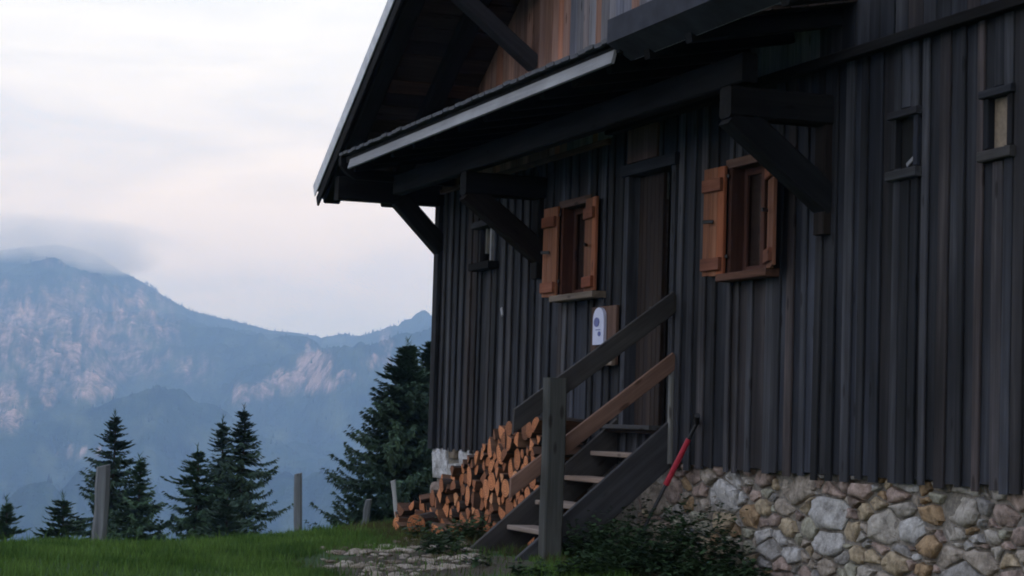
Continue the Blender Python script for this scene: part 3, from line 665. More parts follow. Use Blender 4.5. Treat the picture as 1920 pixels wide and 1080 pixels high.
# covering sheet on top
for far in (True, False):
    ye = 22.16 if far else 2 * YR - 22.16
    d = slope_dir(far); up_n = Vector((0, math.sin(SL) * (1 if far else -1), math.cos(SL)))
    ridge = Vector((0, YR, roof_top(YR))); eave = Vector((0, ye, roof_top(ye)))
    plank('roof_covering', roof, ridge + Vector((11.2, 0, 0)) - up_n * .03 + d * .01, eave + Vector((11.2, 0, 0)) - up_n * .03, 10.96, .06, M_TILE, side=(1, 0, 0))
    nb = 66 if far else 16; ln = (eave - ridge).length
    for k in range(nb):
        a = ridge + d * (ln * (k + .5) / nb); jt = rnd.uniform(-.006, .006)
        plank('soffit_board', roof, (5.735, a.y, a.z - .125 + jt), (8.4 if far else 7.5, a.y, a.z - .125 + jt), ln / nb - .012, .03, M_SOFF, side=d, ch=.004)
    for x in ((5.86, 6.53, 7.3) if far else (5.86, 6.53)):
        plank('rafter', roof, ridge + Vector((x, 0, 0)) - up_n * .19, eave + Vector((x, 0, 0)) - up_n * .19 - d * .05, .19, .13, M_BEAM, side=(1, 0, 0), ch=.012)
    plank('verge_board', roof, ridge + Vector((XV + .015, 0, 0)) - up_n * .20, eave + Vector((XV + .015, 0, 0)) - up_n * .20, .12, .025, M_BEAM, side=up_n)
    plank('verge_flashing', roof, ridge + Vector((XV - .01, 0, 0)) - up_n * .055, eave + Vector((XV - .01, 0, 0)) - up_n * .055, .15, .012, M_ZINC, side=up_n, ch=.002)
plank('purlin', roof, (5.78, 21.5, 2.50), (8.0, 21.5, 2.50), .17, .26, M_BEAM, side=(0, 1, 0), ch=.015)
for y in (18.55,):
    zz = roof_top(y) - .42
    plank('purlin', roof, (5.78, y, zz), (8.0, y, zz), .18, .20, M_BEAM, side=(0, 1, 0), ch=.015)
plank('brace', roof, (WX - .02, 18.6, 3.52), (6.10, 18.58, roof_top(18.55) - .52), .17, .15, M_BRACE, side=(0, 1, 0), ch=.012)
plank('brace', roof, (WX + .02, 21.49, 1.90), (6.50, 21.49, 2.42), .20, .17, M_BEAM, side=(1, 0, 1), ch=.012)

# ---- pent roof over the entrance
pent = empty('pent_roof', (6.35, 16, 2.6), hut)
PA, PB = 10.95, 20.98; SP = 0.19
def pz(x): return 2.80 + (x - 5.70) * SP
sl = Vector((1, 0, SP)).normalized()
nb = 9
for k in range(nb):
    x = 5.76 + (7.0 - 5.76) * (k + .5) / nb
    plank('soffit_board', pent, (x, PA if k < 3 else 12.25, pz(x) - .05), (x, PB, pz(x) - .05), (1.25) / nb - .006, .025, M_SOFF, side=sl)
ty = PA
while ty < PB - .02:                                 # the lowest course of tiles, and the cover above it
    tw = rnd.uniform(.155, .17); b = min(PB, ty + tw)
    z = pz(5.78) + .005 + rnd.uniform(-.005, .005)
    plank('roof_tile', pent, (5.655 + rnd.uniform(-.008, .008), (ty + b) / 2, pz(5.655) + .008 + rnd.uniform(-.006, .006)), (5.98, (ty + b) / 2, pz(5.98) + .012), b - ty - .012, .028, M_TILE, side=(0, 1, 0), ch=.009)
    ty = b
plank('roof_covering', pent, (6.48, 12.25, pz(6.48) - .012), (6.48, PB - .02, pz(6.48) - .012), 1.03, .03, M_TILE, side=sl)
for y in (20.90, 20.2, 19.5, 18.8, 18.1, 17.4, 16.7, 16.0, 15.3, 14.6, 13.9, 13.2, 12.5, 11.1):
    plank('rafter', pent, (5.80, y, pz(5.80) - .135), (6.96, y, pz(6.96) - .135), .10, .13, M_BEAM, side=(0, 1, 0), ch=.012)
# the end outrigger with its cut nose, and the pale fascia board along the eave
zz = 2.52
prism('outrigger', pent, [(5.665, 2.78), (5.665, 2.68), (5.74, 2.60), (5.83, 2.545), (6.96, 2.545), (6.96, 2.64), (5.83, 2.66), (5.74, 2.76)], 20.93, 21.02, M_BEAM)
plank('eave_board', pent, (5.735, 13.5, 2.742), (5.735, 20.92, 2.742), .07, .03, M_BEAM, side=(0, 0, 1))
plank('fascia', pent, (5.705, 13.56, 2.685), (5.705, 20.72, 2.675), .105, .025, M_FASC, side=(0.25, 0, 1), ch=.003)
prism('gutter_casing', pent, [(5.645, 2.95), (5.645, 2.775), (5.84, 2.665), (5.90, 2.70), (5.80, 2.97)], PA - .02, 13.56, M_DMETAL)
plank('edge_highlight', pent, (5.842, PA - .02, 2.672), (5.842, 13.50, 2.672), .012, .010, M_ZINC, side=(0, 0, 1), ch=.001)  # bright strip stands in for the highlight along the casing's lower edge
plank('purlin', pent, (6.32, 12.58, 2.51), (6.32, 20.95, 2.51), .12, .21, M_BEAM, side=(1, 0, 0), ch=.012)
for y in (18.31, 12.65):
    xprism_profile = None
    plank('bracket_beam', pent, (6.17, y, 2.26), (WX + .02, y, 2.26), .18, .22, M_BEAM, side=(0, 1, 0), ch=.02)
    plank('brace', pent, (WX + .01, y, 1.60), (6.22, y, 2.19), .16, .215, M_BEAM, side=(0, 1, 0), ch=.015)
    plank('bracket_post', pent, (WX - .05, y, 1.38), (WX - .05, y, 2.36), .15, .07, M_BEAM, side=(0, 1, 0), ch=.01)

# ---- windows with open shutters
def window(key, open_l, open_r):
    ya, yb, za, zb = OPEN[key]
    w = empty('window', (WX, (ya + yb) / 2, za), hut)
    box('jamb', w, (WX - .02, ya - .035, za), (WX + .15, ya + .02, zb), M_REDW); box('jamb', w, (WX - .02, yb - .02, za), (WX + .15, yb + .035, zb), M_REDW)
    box('head', w, (WX - .03, ya - .07, zb), (WX + .15, yb + .07, zb + .07), M_SIDEB)
    for a, b in ((ya + .021, ya + .075), (yb - .075, yb - .021), ((ya + yb) / 2 - .03, (ya + yb) / 2 + .03)):
        box('casement', w, (WX + .085, a, za + .03), (WX + .13, b, zb - .001), M_REDW)
    box('casement', w, (WX + .086, ya + .022, za + .0), (WX + .132, yb - .022, za + .06), M_REDW); box('casement', w, (WX + .087, ya + .022, zb - .06), (WX + .133, yb - .022, zb - .002), M_REDW)
    box('glass', w, (WX + .104, ya + .05, za + .04), (WX + .110, yb - .05, zb - .04), M_GLASS, 0)
    plank('curtain', w, (WX + .135, ya + .02, (za + zb) / 2), (WX + .135, yb - .02, (za + zb) / 2), zb - za, .01, M_CURT, side=(0, 0, 1))
    plank('sill', w, (WX - .06, ya - (.42 if key == 'winl' else .16), za - .035), (WX - .06, yb + .0, za - .035), .15, .06, M_SILL if key == 'winl' else M_SIDEB, side=(1, 0, 0), ch=.008)
    for hy, sgn, ang in ((yb, 1, open_l), (ya, -1, open_r)):          # leaf hinged at the jamb, swung open
        h = empty('shutter', (WX - .045, hy, za), hut)
        a = math.radians(180 - ang)
        dv = Vector((-math.sin(a), sgn * math.cos(a), 0)); nv = Vector((-math.cos(a), -sgn * math.sin(a), 0))
        P = Vector((WX - .048, hy + sgn * .03, 0))
        lw = .335; nb_ = 3
        for k in range(nb_):
            c = P + dv * (lw * (k + .5) / nb_)
            plank('shutter_board', h, c + Vector((0, 0, za - .0 + rnd.uniform(-.008, .008))), c + Vector((0, 0, zb + .02)), lw / nb_ - .003, .026, M_SHUT, side=dv, ch=.003)
        for zc in (za + .085, zb - .12):
            c0 = P + nv * .028 + Vector((0, 0, zc))
            plank('cleat', h, c0 + dv * .02, c0 + dv * (lw - .02), .10, .030, M_CLEAT, side=(0, 0, 1), ch=.006)
        c0 = P + nv * .03 + dv * (lw * .5) + Vector((0, 0, za + .42))
        plank('catch', h, c0 - dv * .03, c0 + nv * .05 + dv * .05, .03, .012, M_IRON, side=(0, 0, 1))
        for zc in (za + .14, zb - .06):
            plank('hinge', h, P + nv * .0 - dv * .05 + Vector((0, 0, zc)), P + dv * .08 + Vector((0, 0, zc)) - nv * .016, .025, .008, M_IRON, side=(0, 0, 1), ch=.001)
window('winl', 178, 174)
window('winr', 177, 160)
# small barn windows
def small_window(key, fill, glint):
    ya, yb, za, zb = OPEN[key]
    w = empty('small_window', (WX, (ya + yb) / 2, za), hut)
    plank('sill', w, (WX - .03, ya - .09, za - .045), (WX - .03, yb + .07, za - .05), .07, .065, M_STAIR, side=(1, 0, 0), ch=.008)
    plank('head', w, (WX - .028, ya - .08, zb + .03), (WX - .028, yb + .07, zb + .025), .06, .05, M_SIDE, side=(1, 0, 0), ch=.006)
    box('jamb', w, (WX - .03, ya - .055, za), (WX + .10, ya + .0, zb), M_SIDE); box('jamb', w, (WX - .03, yb, za), (WX + .10, yb + .055, zb), M_SIDE)
    box('panel', w, (WX + .018, ya + .001, za + .001), (WX + .030, yb - .001, zb - .001), fill, .001)
    if glint:
        plank('glint_slat', w, (WX + .008, ya + .01, za + .075), (WX + .008, yb - .09, za + .018), .03, .010, M_FASC, side=(0, 0, 1))  # pale slat stands in for a glint in the opening
for key in ('s1', 's2'):
    ya, yb, za, zb = OPEN[key]; ym = (ya + yb) / 2
    for a, b in ((ZS - .04, za - .09), (zb + .07, ZL - .05)):
        plank('batten', wall, (WX - .010, ym, a), (WX - .011, ym + .004, b), .11, .021, M_BATT, ch=.005, seg=3, jit=.003)
small_window('s1', M_BLACK, True)  # black fill stands in for the darkness inside
small_window('s2', M_TAN, False)
ya, yb, za, zb = OPEN['slit']
w = empty('small_window', (WX, (ya + yb) / 2, za), hut)
plank('sill', w, (WX - .06, ya - .08, za - .04), (WX - .06, yb + .10, za - .04), .12, .08, M_BEAM, side=(1, 0, 0)); plank('head', w, (WX - .05, ya - .03, zb + .05), (WX - .05, yb + .12, zb + .04), .10, .07, M_BATT, side=(1, 0, 0))
box('jamb', w, (WX - .03, ya - .04, za), (WX + .10, ya, zb), M_SIDE); box('jamb', w, (WX - .03, yb, za), (WX + .10, yb + .04, zb), M_SIDE)
box('glass', w, (WX + .07, ya, za), (WX + .076, yb, zb), M_GLASS, 0)
plank('bar', w, (WX + .01, 19.78, za + .01), (WX + .01, 19.78, zb), .035, .05, M_PALE, ch=.004); plank('bar', w, (WX + .01, 19.93, za + .10), (WX + .01, 19.93, zb), .04, .04, M_FENCE, ch=.004)  # pale colour of the bars stands in for their glints
# ---- door
ya, yb, za, zb = OPEN['door']
door = empty('door', (WX + .1, (ya + yb) / 2, za), hut)
npl = 6; y0d = ya + .37
for k in range(npl):
    w_ = (yb - .02 - y0d) / npl
    plank('door_plank', door, (WX + .085 + rnd.uniform(-.003, .003), y0d + w_ * (k + .5), za + .01), (WX + .085, y0d + w_ * (k + .5), zb - .005), w_ - .005, .035, M_DOOR, ch=.004)
box('gap_shade_panel', door, (WX + .155, ya - .05, za), (WX + .17, ya + .45, zb), M_BLACK, 0)  # black sheet stands in for the unlit room behind the gap
box('frame', door, (WX - .035, yb - .005, za - .02), (WX + .10, yb + .085, zb), M_BATT); box('frame', door, (WX - .03, ya - .08, za - .02), (WX + .12, ya, zb), M_SIDE)
box('lintel', door, (WX - .06, ya - .12, zb), (WX + .02, yb + .12, zb + .10), M_SIDE)
plank('transom_panel', door, (WX - .03, (ya + yb) / 2 + .15, zb + .11), (WX - .03, (ya + yb) / 2 + .15, ZL - .06), .62, .03, M_SIDEB)
plank('threshold', door, (WX - .03, ya - .05, -.045), (WX - .03, yb + .1, -.045), .20, .05, M_DOOR, side=(1, 0, 0))
plank('handle', door, (WX + .05, y0d + .07, 1.0), (WX + .05, y0d + .18, 1.0), .02, .02, M_IRON, side=(0, 0, 1))
# a small pale hook on the boards below the barred window
hk = put('hook', None, None, hut, Matrix.Translation((WX - .05, 19.25, 1.1)))
plank('hook', hk, (WX - .05, 19.28, 1.14), (WX - .06, 19.22, 1.06), .035, .02, M_PALE)

# ------------------------------------------------------------------ notice board with enamel plaque beside the door
nb_ = empty('notice_board', (WX - .05, 16.65, .5)); tag(nb_, 'brown wooden board hung on the wall under the window, next to the door', 'board')
for k in range(3):
    plank('board', nb_, (WX - .06, 16.355 + .19 * k, .52), (WX - .06, 16.355 + .19 * k, 1.04), .185, .03, M_SIDEB, ch=.004)
plank('cross_batten', nb_, (WX - .095, 16.25, .545), (WX - .095, 16.84, .545), .07, .035, M_SILL, side=(0, 0, 1))
plq = empty('enamel_plaque', (WX - .09, 16.75, .8)); tag(plq, 'narrow white enamel plaque with rounded top and blue emblems', 'plaque')
pv = []
pw, pz0, pz1, cyp = .125, .70, 1.03, 16.59
prof = [(-pw, pz0), (pw, pz0)] + [(pw * math.cos(t_), pz1 - pw * .8 + pw * .8 * math.sin(t_)) for t_ in np.linspace(0, math.pi, 13)]
def yplate(name, parent, prof, cy, x0, x1, mat): return xprism(name, parent, [(cy + a, b) for a, b in prof], x0, x1, mat)
yplate('plate', plq, prof, cyp, WX - .105, WX - .078, M_WHITE)
circ = lambda cy, cz, ry, rz, n=16: [(cy + ry * math.cos(k * 2 * math.pi / n), cz + rz * math.sin(k * 2 * math.pi / n)) for k in range(n)]
yplate('emblem', plq, circ(.035, .90, .060, .042), cyp, WX - .110, WX - .1052, M_BLUE)
yplate('emblem', plq, circ(-.03, .795, .03, .022), cyp, WX - .110, WX - .1052, M_BLUE)
yplate('emblem', plq, [(-.05, .835), (.05, .835), (.05, .828), (-.05, .828)], cyp, WX - .1095, WX - .1052, M_BLUE)

# ------------------------------------------------------------------ wooden stairs
st = empty('wooden_stairs', (6.2, 15.8, -1.05)); tag(st, 'steep open wooden stairs with plank handrail up to the hut door', 'stairs')
YN, YF = 15.20, 16.32
tn = 0.862
def str_z(x): return .047 + tn * (x - 6.972)
sdir = Vector((1, 0, tn)).normalized()
snorm = Vector((-tn, 0, 1)).normalized()
for y in (YN, YF):
    a = Vector((5.62, y, str_z(5.62))) - snorm * .15; b = Vector((7.0, y, str_z(7.0))) - snorm * .15
    plank('stringer', st, a, b, .30, .05, M_STAIR, side=snorm, ch=.006)
for z in (-.235, -.45, -.665, -.88):
    x = 6.972 + (z - .047) / tn + .21
    plank('tread', st, (x, YN + .026, z - .02), (x, YF - .026, z - .02), .25, .04, M_TREAD, side=(1, 0, 0), ch=.006)
plank('tread', st, (6.90, YN + .026, -.02), (6.90, YF - .026, -.02), .20, .04, M_STAIR, side=(1, 0, 0))
plank('post', st, (5.893, 15.05, -1.25), (5.905, 15.06, .355), .155, .14, M_POST, side=(1, 0, 0), ch=.012, seg=3, jit=.004)
plank('handrail', st, (5.64, 15.155, .035), (7.0, 15.155, 1.04), .155, .04, M_STAIR, side=snorm, chop0=-.125, ch=.005)
plank('guard_rail', st, (5.62, 15.155, -.50), (7.0, 15.155, .55), .125, .04, M_RAIL, side=snorm, chop0=-.10, ch=.005)

# ------------------------------------------------------------------ tool leaning by the stairs
tl = empty('long_handled_tool', (6.5, 14.85, -1.05)); tag(tl, 'long dark tool with a red sleeve leaning beside the stairs', 'tool')
p_b, p_r0, p_r1, p_t = Vector((6.52, 14.9, -1.04)), Vector((6.80, 14.86, -.47)), Vector((6.925, 14.72, -.10)), Vector((6.955, 14.63, .03))
def rod(name, parent, a, b, r0, r1, mat, n=10):
    d = (b - a); ln = d.length; q = d.to_track_quat('Z', 'Y').to_matrix().to_4x4(); v = []
    for r_, z in ((r0, 0), (r1, ln)):
        v += [(r_ * math.cos(k * 2 * math.pi / n), r_ * math.sin(k * 2 * math.pi / n), z) for k in range(n)]
    f = [(k, (k + 1) % n, n + (k + 1) % n, n + k) for k in range(n)] + [tuple(reversed(range(n))), tuple(range(n, 2 * n))]
    return put(name, meshpy(name, v, f, False), mat, parent, Matrix.Translation(a) @ q)
rod('shaft', tl, p_b, p_r0, .014, .014, M_IRON); rod('red_sleeve', tl, p_r0, p_r1, .024, .021, M_RED); rod('shaft', tl, p_r1, p_t, .014, .014, M_IRON)
rod('grip', tl, p_t - Vector((0, .0, .0)), p_t + Vector((-.05, -.10, .06)), .02, .022, M_IRON)
plank('blade', tl, p_b + Vector((-.02, -.12, -.02)), p_b + Vector((-.02, .12, -.02)), .16, .012, M_IRON, side=(.3, 0, 1))

# ------------------------------------------------------------------ firewood
rl = random.Random(5)
def log_mesh(kind, r_, ln):
    n = 12 if kind == 'round' else 10
    if kind == 'round': P = [(r_ * (1 + rl.uniform(-.07, .07)) * math.cos(k * 2 * math.pi / n), r_ * (1 + rl.uniform(-.07, .07)) * math.sin(k * 2 * math.pi / n)) for k in range(n)]; bark = [True] * n
    elif kind == 'half':
        P = [(r_ * 1.15 * math.cos(t_), r_ * 1.15 * math.sin(t_) - r_ * .45) for t_ in np.linspace(0, math.pi, n - 1)] + [(rl.uniform(-.2, .2) * r_, -r_ * .52)]; bark = [True] * (n - 2) + [False, False]
    else:
        P = [(r_ * 1.7 * math.cos(t_) - .55 * r_, r_ * 1.7 * math.sin(t_) - .55 * r_) for t_ in np.linspace(.12, math.pi / 2 - .1, n - 1)] + [(-.6 * r_, -.6 * r_)]; bark = [True] * (n - 2) + [False, False]
    v = []; rot = rl.uniform(0, 6.28); c, s = math.cos(rot), math.sin(rot)
    rings = 3
    for q in range(rings + 1):
        u = q / rings; k_ = 1 + rl.uniform(-.05, .05); sk = rl.uniform(-.008, .008)
        for (a, b) in P:
            v.append((-ln / 2 + ln * u + (rl.uniform(-.004, .004) if q in (0, rings) else 0), (a * c - b * s) * k_ + sk, (a * s + b * c) * k_ + sk))
    f, mi = [], []
    for q in range(rings):
        for k in range(n):
            f.append((q * n + k, (q + 1) * n + k, (q + 1) * n + (k + 1) % n, q * n + (k + 1) % n)); mi.append(0 if bark[k] else 2)
    f.append(tuple(range(n))); mi.append(1); f.append(tuple(rings * n + k for k in reversed(range(n)))); mi.append(1)
    me = meshpy('firewood_log', v, f, False, mi)
    bm = bmesh.new(); bm.from_mesh(me); bmesh.ops.recalc_face_normals(bm, faces=bm.faces); bm.to_mesh(me); bm.free()
    me.materials.append(M_BARK); me.materials.append(M_CUT); me.materials.append(M_SPLIT); return me
kinds = [('round', .045), ('round', .06), ('round', .075), ('round', .10), ('half', .06), ('half', .075), ('half', .09), ('wedge', .05), ('wedge', .06), ('wedge', .075), ('wedge', .055), ('round', .052), ('half', .05), ('wedge', .085), ('round', .068), ('round', .085)]
kinds += [('wedge', .065), ('wedge', .08), ('half', .08), ('wedge', .048), ('half', .065)]
LM = [(k, r_, log_mesh(k, r_, .46)) for k, r_ in kinds]
def pile_top(y):
    T = [(16.3, .04), (17.1, .0), (17.5, -.06), (17.95, -.28), (18.3, -.36), (18.95, -.60), (19.6, -.82), (20.15, -.92), (20.5, -1.1)]
    for (a, za), (b, zb) in zip(T, T[1:]):
        if a <= y <= b: return za + (zb - za) * (y - a) / (b - a)
    return -1.2
placed = []
LAB = {'round': 'round firewood log with a bark rim, end-on in the woodpile beside the stairs', 'half': 'half-round split firewood log in the woodpile beside the stairs', 'wedge': 'wedge-shaped split firewood log in the woodpile beside the stairs'}
def place_log(kd, me, loc, rz=0.0, ry=0.0, rx=0.0, label=None):
    o = put('firewood_log', me, None, None, Matrix.Translation(loc) @ Matrix.Rotation(rz, 4, 'Z') @ Matrix.Rotation(ry, 4, 'Y') @ Matrix.Rotation(rx, 4, 'X'))
    tag(o, label or LAB[kd], 'log', {'round': 'round logs of the woodpile', 'half': 'half-split logs of the woodpile', 'wedge': 'wedge-split logs of the woodpile'}[kd])
    return o
for q in range(560):
    kd, r_, me = rl.choice(LM); best = None
    R_ = r_ * (1.0 if kd == 'round' else .93)
    for tr in range(26):
        y = rl.uniform(16.46, 20.35)
        z = ground_z(6.35, y) + R_ - .01
        for (py, pz_, pr) in placed:
            dy = y - py; rr_ = (R_ + pr) * .98
            if abs(dy) < rr_: z = max(z, pz_ + math.sqrt(rr_ * rr_ - dy * dy))
        if z + R_ * .6 < pile_top(y) and (best is None or z < best[1]): best = (y, z)
    if best is None: continue
    y, z = best; placed.append((y, z, R_))
    ch_ = smooth(17.8, 19.5, y)
    place_log(kd, me, (6.52 + rl.uniform(-.03, .03) - ch_ * rl.uniform(0, .15), y, z), rz=rl.uniform(-.08, .08) * (1 + 3.0 * ch_), ry=rl.uniform(-.05, .05) * (1 + 3 * ch_), rx=rl.uniform(-.5, .5))
# a few that rolled out in front
for k, (xp, yp, rz, kd) in enumerate(((795, 975, .9, 'round'), (850, 985, 1.2, 'wedge'), (780, 962, .3, 'half'), (815, 985, 1.4, 'round'), (855, 968, .4, 'half'), (785, 945, 0.2, 'wedge'))):
    kk, r_, me = rl.choice([q for q in LM if q[0] == kd])
    d = fw + rt * ((xp - 960) / F) - up * ((yp - 540) / F); P = d * (6.05 / d.x)
    lab = ('thick round log lying loose at the far foot of the woodpile', 'split log lying on the ground in front of the woodpile', 'half log lying at the far end of the woodpile', 'dark log lying across the ground by the woodpile', 'half log tipped against the foot of the woodpile', 'small wedge of firewood at the far tip of the woodpile')[k]
    o = place_log(kd, me, (P.x, P.y, ground_z(P.x, P.y) + r_ * .95), rz=rz, label=lab)
    del o['group']

# ------------------------------------------------------------------ stony path
path = empty('stony_path', (5.0, 15.5, -1.1)); tag(path, kind='structure')
rp_ = random.Random(11)
def rock_mesh(r_, rg, flat=.34):
    bm = bmesh.new(); bmesh.ops.create_icosphere(bm, subdivisions=2, radius=1)
    sx, sy = rg.uniform(.7, 1.5), rg.uniform(.6, 1.0); off = Vector((rg.uniform(0, 50),) * 3)
    for v in bm.verts:
        k = 1 + .35 * noise.noise(v.co * 1.3 + off) + .12 * noise.noise(v.co * 3.5 + off)
        v.co = Vector((v.co.x * sx, v.co.y * sy, v.co.z * flat)) * k * r_
    me = bpy.data.meshes.new('stone'); bm.to_mesh(me); bm.free(); return me
RM = [rock_mesh(1, rp_) for _ in range(9)]
for m_ in RM: m_.materials.append(M_PSTONE)
cnt = 0
while cnt < 260:
    xp, yp = rp_.uniform(600, 905), rp_.uniform(1012, 1085)
    if xp < 640 and yp < 1040: continue
    if abs(xp - 750) / 160 + abs(yp - 1052) / 42 > 1.25 and rp_.random() < .85: continue
    d = fw + rt * ((xp - 960) / F) - up * ((yp - 540) / F); P = d * (-1.10 / d.z)
    z = ground_z(P.x, P.y); P = d * (z / d.z)
    s = rp_.choice((.018, .025, .03, .035, .04, .05, .06, .075))
    put('stone', rp_.choice(RM), None, path, Matrix.Translation((P.x, P.y, ground_z(P.x, P.y) + s * .10)) @ Matrix.Rotation(rp_.uniform(0, 6.28), 4, 'Z') @ Matrix.Rotation(rp_.uniform(-.2, .2), 4, 'X') @ Matrix.Scale(s, 4)); cnt += 1

# ------------------------------------------------------------------ fence posts
def fence_post(label, xt, yt, xb, yb, depth, w, mat, h_extra=.5, rough=.01):
    a, b = px(xb, yb, depth), px(xt, yt, depth)
    g = ground_z(a.x, a.y); d = (b - a).normalized(); a2 = a - d * max(.15, (a.z - g) + .25) 
    o = plank('fence_post', None, a2, b, w, w * .85, mat, side=rt, ch=w * .22, seg=5, jit=rough, chop1=w * .25)
    tag(o, label, 'post', 'weathered fence posts at the meadow edge'); return o
fence_post('thick weathered grey fence post in front of the spruce on the left', 193, 870, 186, 1012, 19.0, .125, M_FENCE)
fence_post('slim upright grey fence post alone against the blue valley', 560, 886, 558, 1000, 23.5, .088, M_FENCE)
fence_post('short grey fence post leaning right in front of the big spruce', 692, 935, 681, 995, 23.0, .075, M_FENCE)
fence_post('thin bleached white fence post leaning left near the woodpile', 737, 900, 746, 985, 23.5, .05, M_FENCEW)

# ------------------------------------------------------------------ spruces
def spruce(label, xt, yt, depth, H, spread, mat, seed, density=1.0, gap=0.0, tier=.62, vary=.7):
    r_ = random.Random(seed)
    T = px(xt, yt, depth); bx, by = T.x, T.y; bz = ground_z(bx, by) - .2
    H = T.z - bz
    tree = empty('spruce_tree', (bx, by, bz)); tag(tree, label, 'tree', 'spruces on the slope behind the meadow')
    n = 8; v, f = [], []; R0 = .028 * H * .5
    for q in range(9):
        u = q / 8; r0 = R0 * (1 - u) ** .9 + .012
        for k in range(n): v.append((r0 * math.cos(k * 6.283 / n) + .03 * math.sin(q), r0 * math.sin(k * 6.283 / n), H * u * .985))
    for q in range(8):
        for k in range(n): f.append((q * n + k, q * n + (k + 1) % n, (q + 1) * n + (k + 1) % n, (q + 1) * n + k))
    put('trunk', meshpy('trunk', v, f, True), M_TRUNK, tree, Matrix.Translation((bx, by, bz)))
    V, T3 = [], []
    def tri(a, b, c): i = len(V); V.extend((a, b, c)); T3.append((i, i + 1, i + 2))
    hmin = H * .10; dh = .12
    lump = seed * 3.7
    while H - dh > hmin:
        vis_part = dh < 6.2
        dh += (.017 + .0065 * min(dh, 4)) * r_.uniform(.5, 1.5) * (tier if vis_part else 2.2)
        a = r_.uniform(0, 6.283); ca, sa = math.cos(a), math.sin(a)
        nz_ = noise.noise(Vector((ca * .9 + lump, sa * .9, dh * .75)))
        if nz_ < -.62 + gap * 1.6: continue                      # gaps in the crown
        Lb = spread * (dh ** .84) * .54 + .05
        ln = Lb * r_.uniform(.5, 1.08) * (1 + vary * nz_)
        if r_.random() < .06: ln *= 1 + .35 * vary
        hz = H - dh
        droop = .02 + .50 * smooth(.2, 4.0, dh) + r_.uniform(-.15, .15)
        ns = max(5, int(ln / (.05 if vis_part else .16) * density))
        for s in range(ns):
            u = (s + .3 + r_.random() * .7) / ns; rr_ = ln * u
            cx, cy, cz = rr_ * ca, rr_ * sa, hz - droop * rr_ * (1 - .5 * u * u) + .20 * ln * u ** 4
            for side in (-1, 1, 0, 2, 2):
                sz = (.185 if vis_part else .40) * r_.uniform(.5, 1.25) * (1.1 - .5 * u) * (1 if ln > .45 else .7)
                aa = a + side * r_.uniform(.4, 1.2) if side in (-1, 1) else a + r_.uniform(-.6, .6)
                dz = -r_.uniform(.0, .5) if side != 2 else -r_.uniform(.9, 2.2) * smooth(.5, 2.5, dh)
                if dh < .9: dz += .6
                q_ = 1 / math.sqrt(1 + dz * dz)
                ex, ey, ez = cx + math.cos(aa) * sz * q_, cy + math.sin(aa) * sz * q_, cz + dz * sz * q_
                wx, wy, wz = -math.sin(aa) * sz * .30, math.cos(aa) * sz * .30, r_.uniform(-.2, .2) * sz
                tri((cx + wx, cy + wy, cz + wz), (ex, ey, ez), (cx - wx, cy - wy, cz - wz))
    for k in range(14):                     # the leader
        a = r_.uniform(0, 6.28); z = H - .28 + k * .025
        tri((.012, 0, z), (math.cos(a) * .09, math.sin(a) * .09, z + .12), (-.012, 0, z))
    put('crown', meshnp('crown', np.array(V), np.array(T3)), mat, tree, Matrix.Translation((bx, by, bz)))
spruce('tall dark spruce directly behind the thick grey fence post', 216, 776, 50, 12, 1.02, M_NEEDLE, 1, gap=.12)
spruce('shorter spruce overlapping the tall one on its right side', 262, 858, 47, 10, 1.25, M_NEEDLE2, 2)
spruce('small bushy young spruce left of the thick fence post', 118, 930, 44, 8, 1.35, M_NEEDLE2, 3)
spruce('young spruce cut by the left edge of the photo', 12, 936, 45, 8, 1.2, M_NEEDLE2, 4)
spruce('tallest spruce of the middle group, rightmost of the three', 458, 765, 52, 13, 1.05, M_NEEDLE, 5, gap=.14)
spruce('middle spruce of the group of three, close against the tallest', 418, 786, 53, 13, .86, M_NEEDLE, 6, gap=.10)
spruce('lower leftmost spruce of the middle group of three', 371, 840, 49, 11, 1.05, M_NEEDLE2, 7)
spruce('big dark broad spruce beside the corner of the hut', 766, 641, 42, 10, 1.22, M_NEEDLE, 8, density=1.2, tier=.23, vary=.28)
spruce('dark spruce half hidden behind the corner of the hut', 812, 634, 45, 10, 1.15, M_NEEDLE, 9, density=1.2, tier=.34, vary=.4)
spruce('low spruce filling the gap in front of the middle group', 425, 925, 46, 8, 1.5, M_NEEDLE, 10)

# ------------------------------------------------------------------ grass, weeds
def blades(name, n, region, hfun, wfun, mat, label, seed, lean=.5):
    g = np.random.RandomState(seed); V = np.zeros((n, 5, 3)); c = 0; rg = random.Random(seed)
    while c < n:
        x, y = region(rg)
        h = hfun(x, y, rg)
        if h <= 0: continue
        z = ground_z(x, y) - .01; a = rg.uniform(0, 6.283); w = wfun(rg); l_ = rg.uniform(.1, lean) * h; b = rg.uniform(0, 6.283)
        dx, dy = math.cos(a) * w, math.sin(a) * w; lx, ly = math.cos(b) * l_, math.sin(b) * l_
        V[c] = ((x - dx, y - dy, z), (x + dx, y + dy, z), (x + dx * .7 + lx * .35, y + dy * .7 + ly * .35, z + h * .6), (x - dx * .7 + lx * .35, y - dy * .7 + ly * .35, z + h * .6), (x + lx, y + ly, z + h)); c += 1
    idx = np.arange(n)[:, None] * 5
    q = np.concatenate([idx + np.array([[0, 1, 2]]), idx + np.array([[0, 2, 3]]), idx + np.array([[3, 2, 4]])])
    o = put(name, meshnp(name, V.reshape(-1, 3), q), mat); tag(o, label, 'grass', kind='stuff'); return o
def reg_grass(rg):
    while True:
        x, y = rg.uniform(-1.2, 7.0), rg.uniform(12.2, 23.5)
        s = crest(x, y)
        if s > 2.6: continue
        if x > 6.2 and y < 16.5: continue
        return x, y
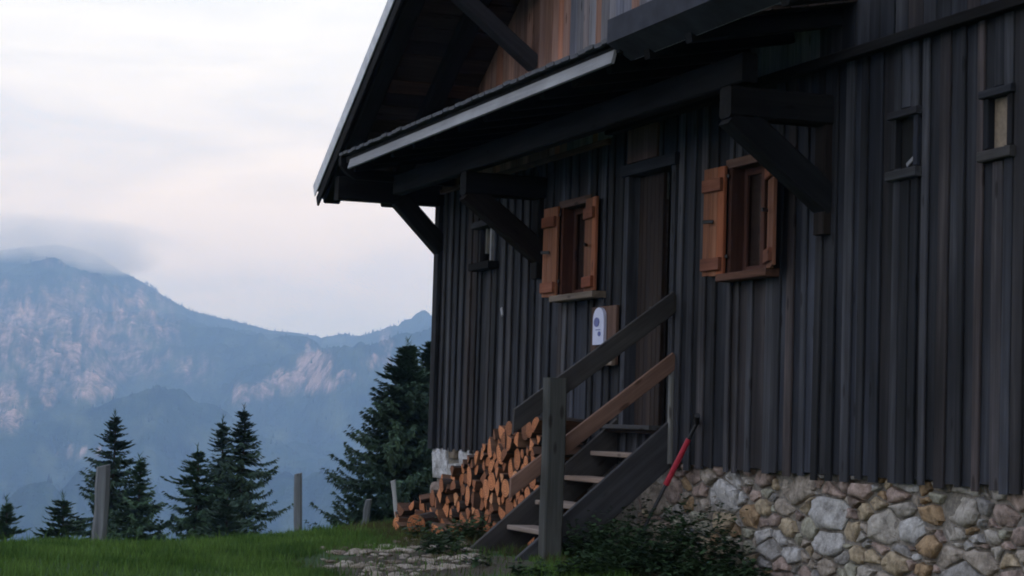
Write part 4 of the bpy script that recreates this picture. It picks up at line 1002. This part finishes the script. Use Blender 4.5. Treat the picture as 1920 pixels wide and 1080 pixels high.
def h_grass(x, y, rg):
    d = dirt_at(x, y) + .3 * noise.noise(Vector((x * 1.7, y * 1.7, 8)))
    if d > .34 and rg.random() < .93: return 0
    k = 1 + .7 * noise.noise(Vector((x * 1.1, y * 1.1, 4))) + .9 * max(0, noise.noise(Vector((x * 3.3, y * 3.3, 9))))
    return .055 * k * rg.uniform(.5, 1.5) * (1.9 if rg.random() < .02 else 1)
blades('grass', 150000, reg_grass, h_grass, lambda rg: rg.uniform(.0022, .0045), M_GRASS, 'short green meadow grass', 1)
def reg_near(rg):
    while True:
        x, y = rg.uniform(-7.0, 6.6), rg.uniform(2.5, 21.0)
        if (y > 12.2 and x > -1.2) or crest(x, y) > 2.6: continue
        return x, y
blades('near_grass', 70000, reg_near, lambda x, y, rg: h_grass(x, y, rg) * 1.25, lambda rg: rg.uniform(.004, .009), M_GRASS, 'meadow grass sloping towards the viewer', 3)
def h_dry(x, y, rg):
    d = dirt_at(x, y)
    if d < .12 or rg.random() > .75: return 0
    if 3.9 < x < 5.8 and 13.6 < y < 16.9 and rg.random() < .93: return 0
    return .06 * rg.uniform(.5, 1.8)
blades('dry_grass', 9000, reg_grass, h_dry, lambda rg: rg.uniform(.002, .004), M_DRY, 'dry brownish grass round the woodpile and path', 2, .8)
def weeds():
    rg = random.Random(31); V, Q = [], []; n = 0
    while n < 1500:
        y = rg.uniform(12.6, 18.2); x = rg.uniform(5.2, 6.95)
        if y > 16.4: 
            if not (5.5 < x < 6.15 and y < 17.6): continue
            hh = .16
        elif 15.15 < y <= 16.4:
            if x > 5.75 and y > 15.25: continue
            hh = .22
        else:
            hh = .12 + .34 * smooth(5.4, 6.9, x) * smooth(12.9, 14.3, y)
            if x < 5.6 and rg.random() < .5: continue
        hh *= 1 + .6 * noise.noise(Vector((x * 2.2, y * 2.2, 1)))
        n += 1
        if noise.noise(Vector((x * 1.9 + 5, y * 1.9, 2))) < -.12 + (.25 if x < 6.0 else 0): continue
        z = ground_z(x, y)
        ht = hh * rg.uniform(.6, 1.2); lx, ly = rg.uniform(-.3, .3) * ht, rg.uniform(-.3, .3) * ht
        nl = rg.randint(8, 15)
        for k in range(nl):
            u = rg.uniform(.15, 1); a = rg.uniform(0, 6.283); s = rg.uniform(.035, .085) * (1.15 - .4 * u)
            c = Vector((x + lx * u, y + ly * u, z + ht * u)); d = Vector((math.cos(a), math.sin(a), rg.uniform(-.5, .45))).normalized(); sd_ = d.cross(Vector((0, 0, 1))).normalized() * s * .36
            up_ = Vector((0, 0, rg.uniform(.0, .2) * s)); i = len(V)
            V += [c, c + d * s * .5 + sd_ + up_, c + d * s, c + d * s * .5 - sd_ + up_]; Q.append((i, i + 1, i + 2, i + 3))
    o = put('weeds', meshnp('weeds', np.array([tuple(v) for v in V]), np.array(Q)), M_WEED); tag(o, 'dark leafy weeds along the foot of the wall and stairs', 'weeds', kind='stuff')
weeds()
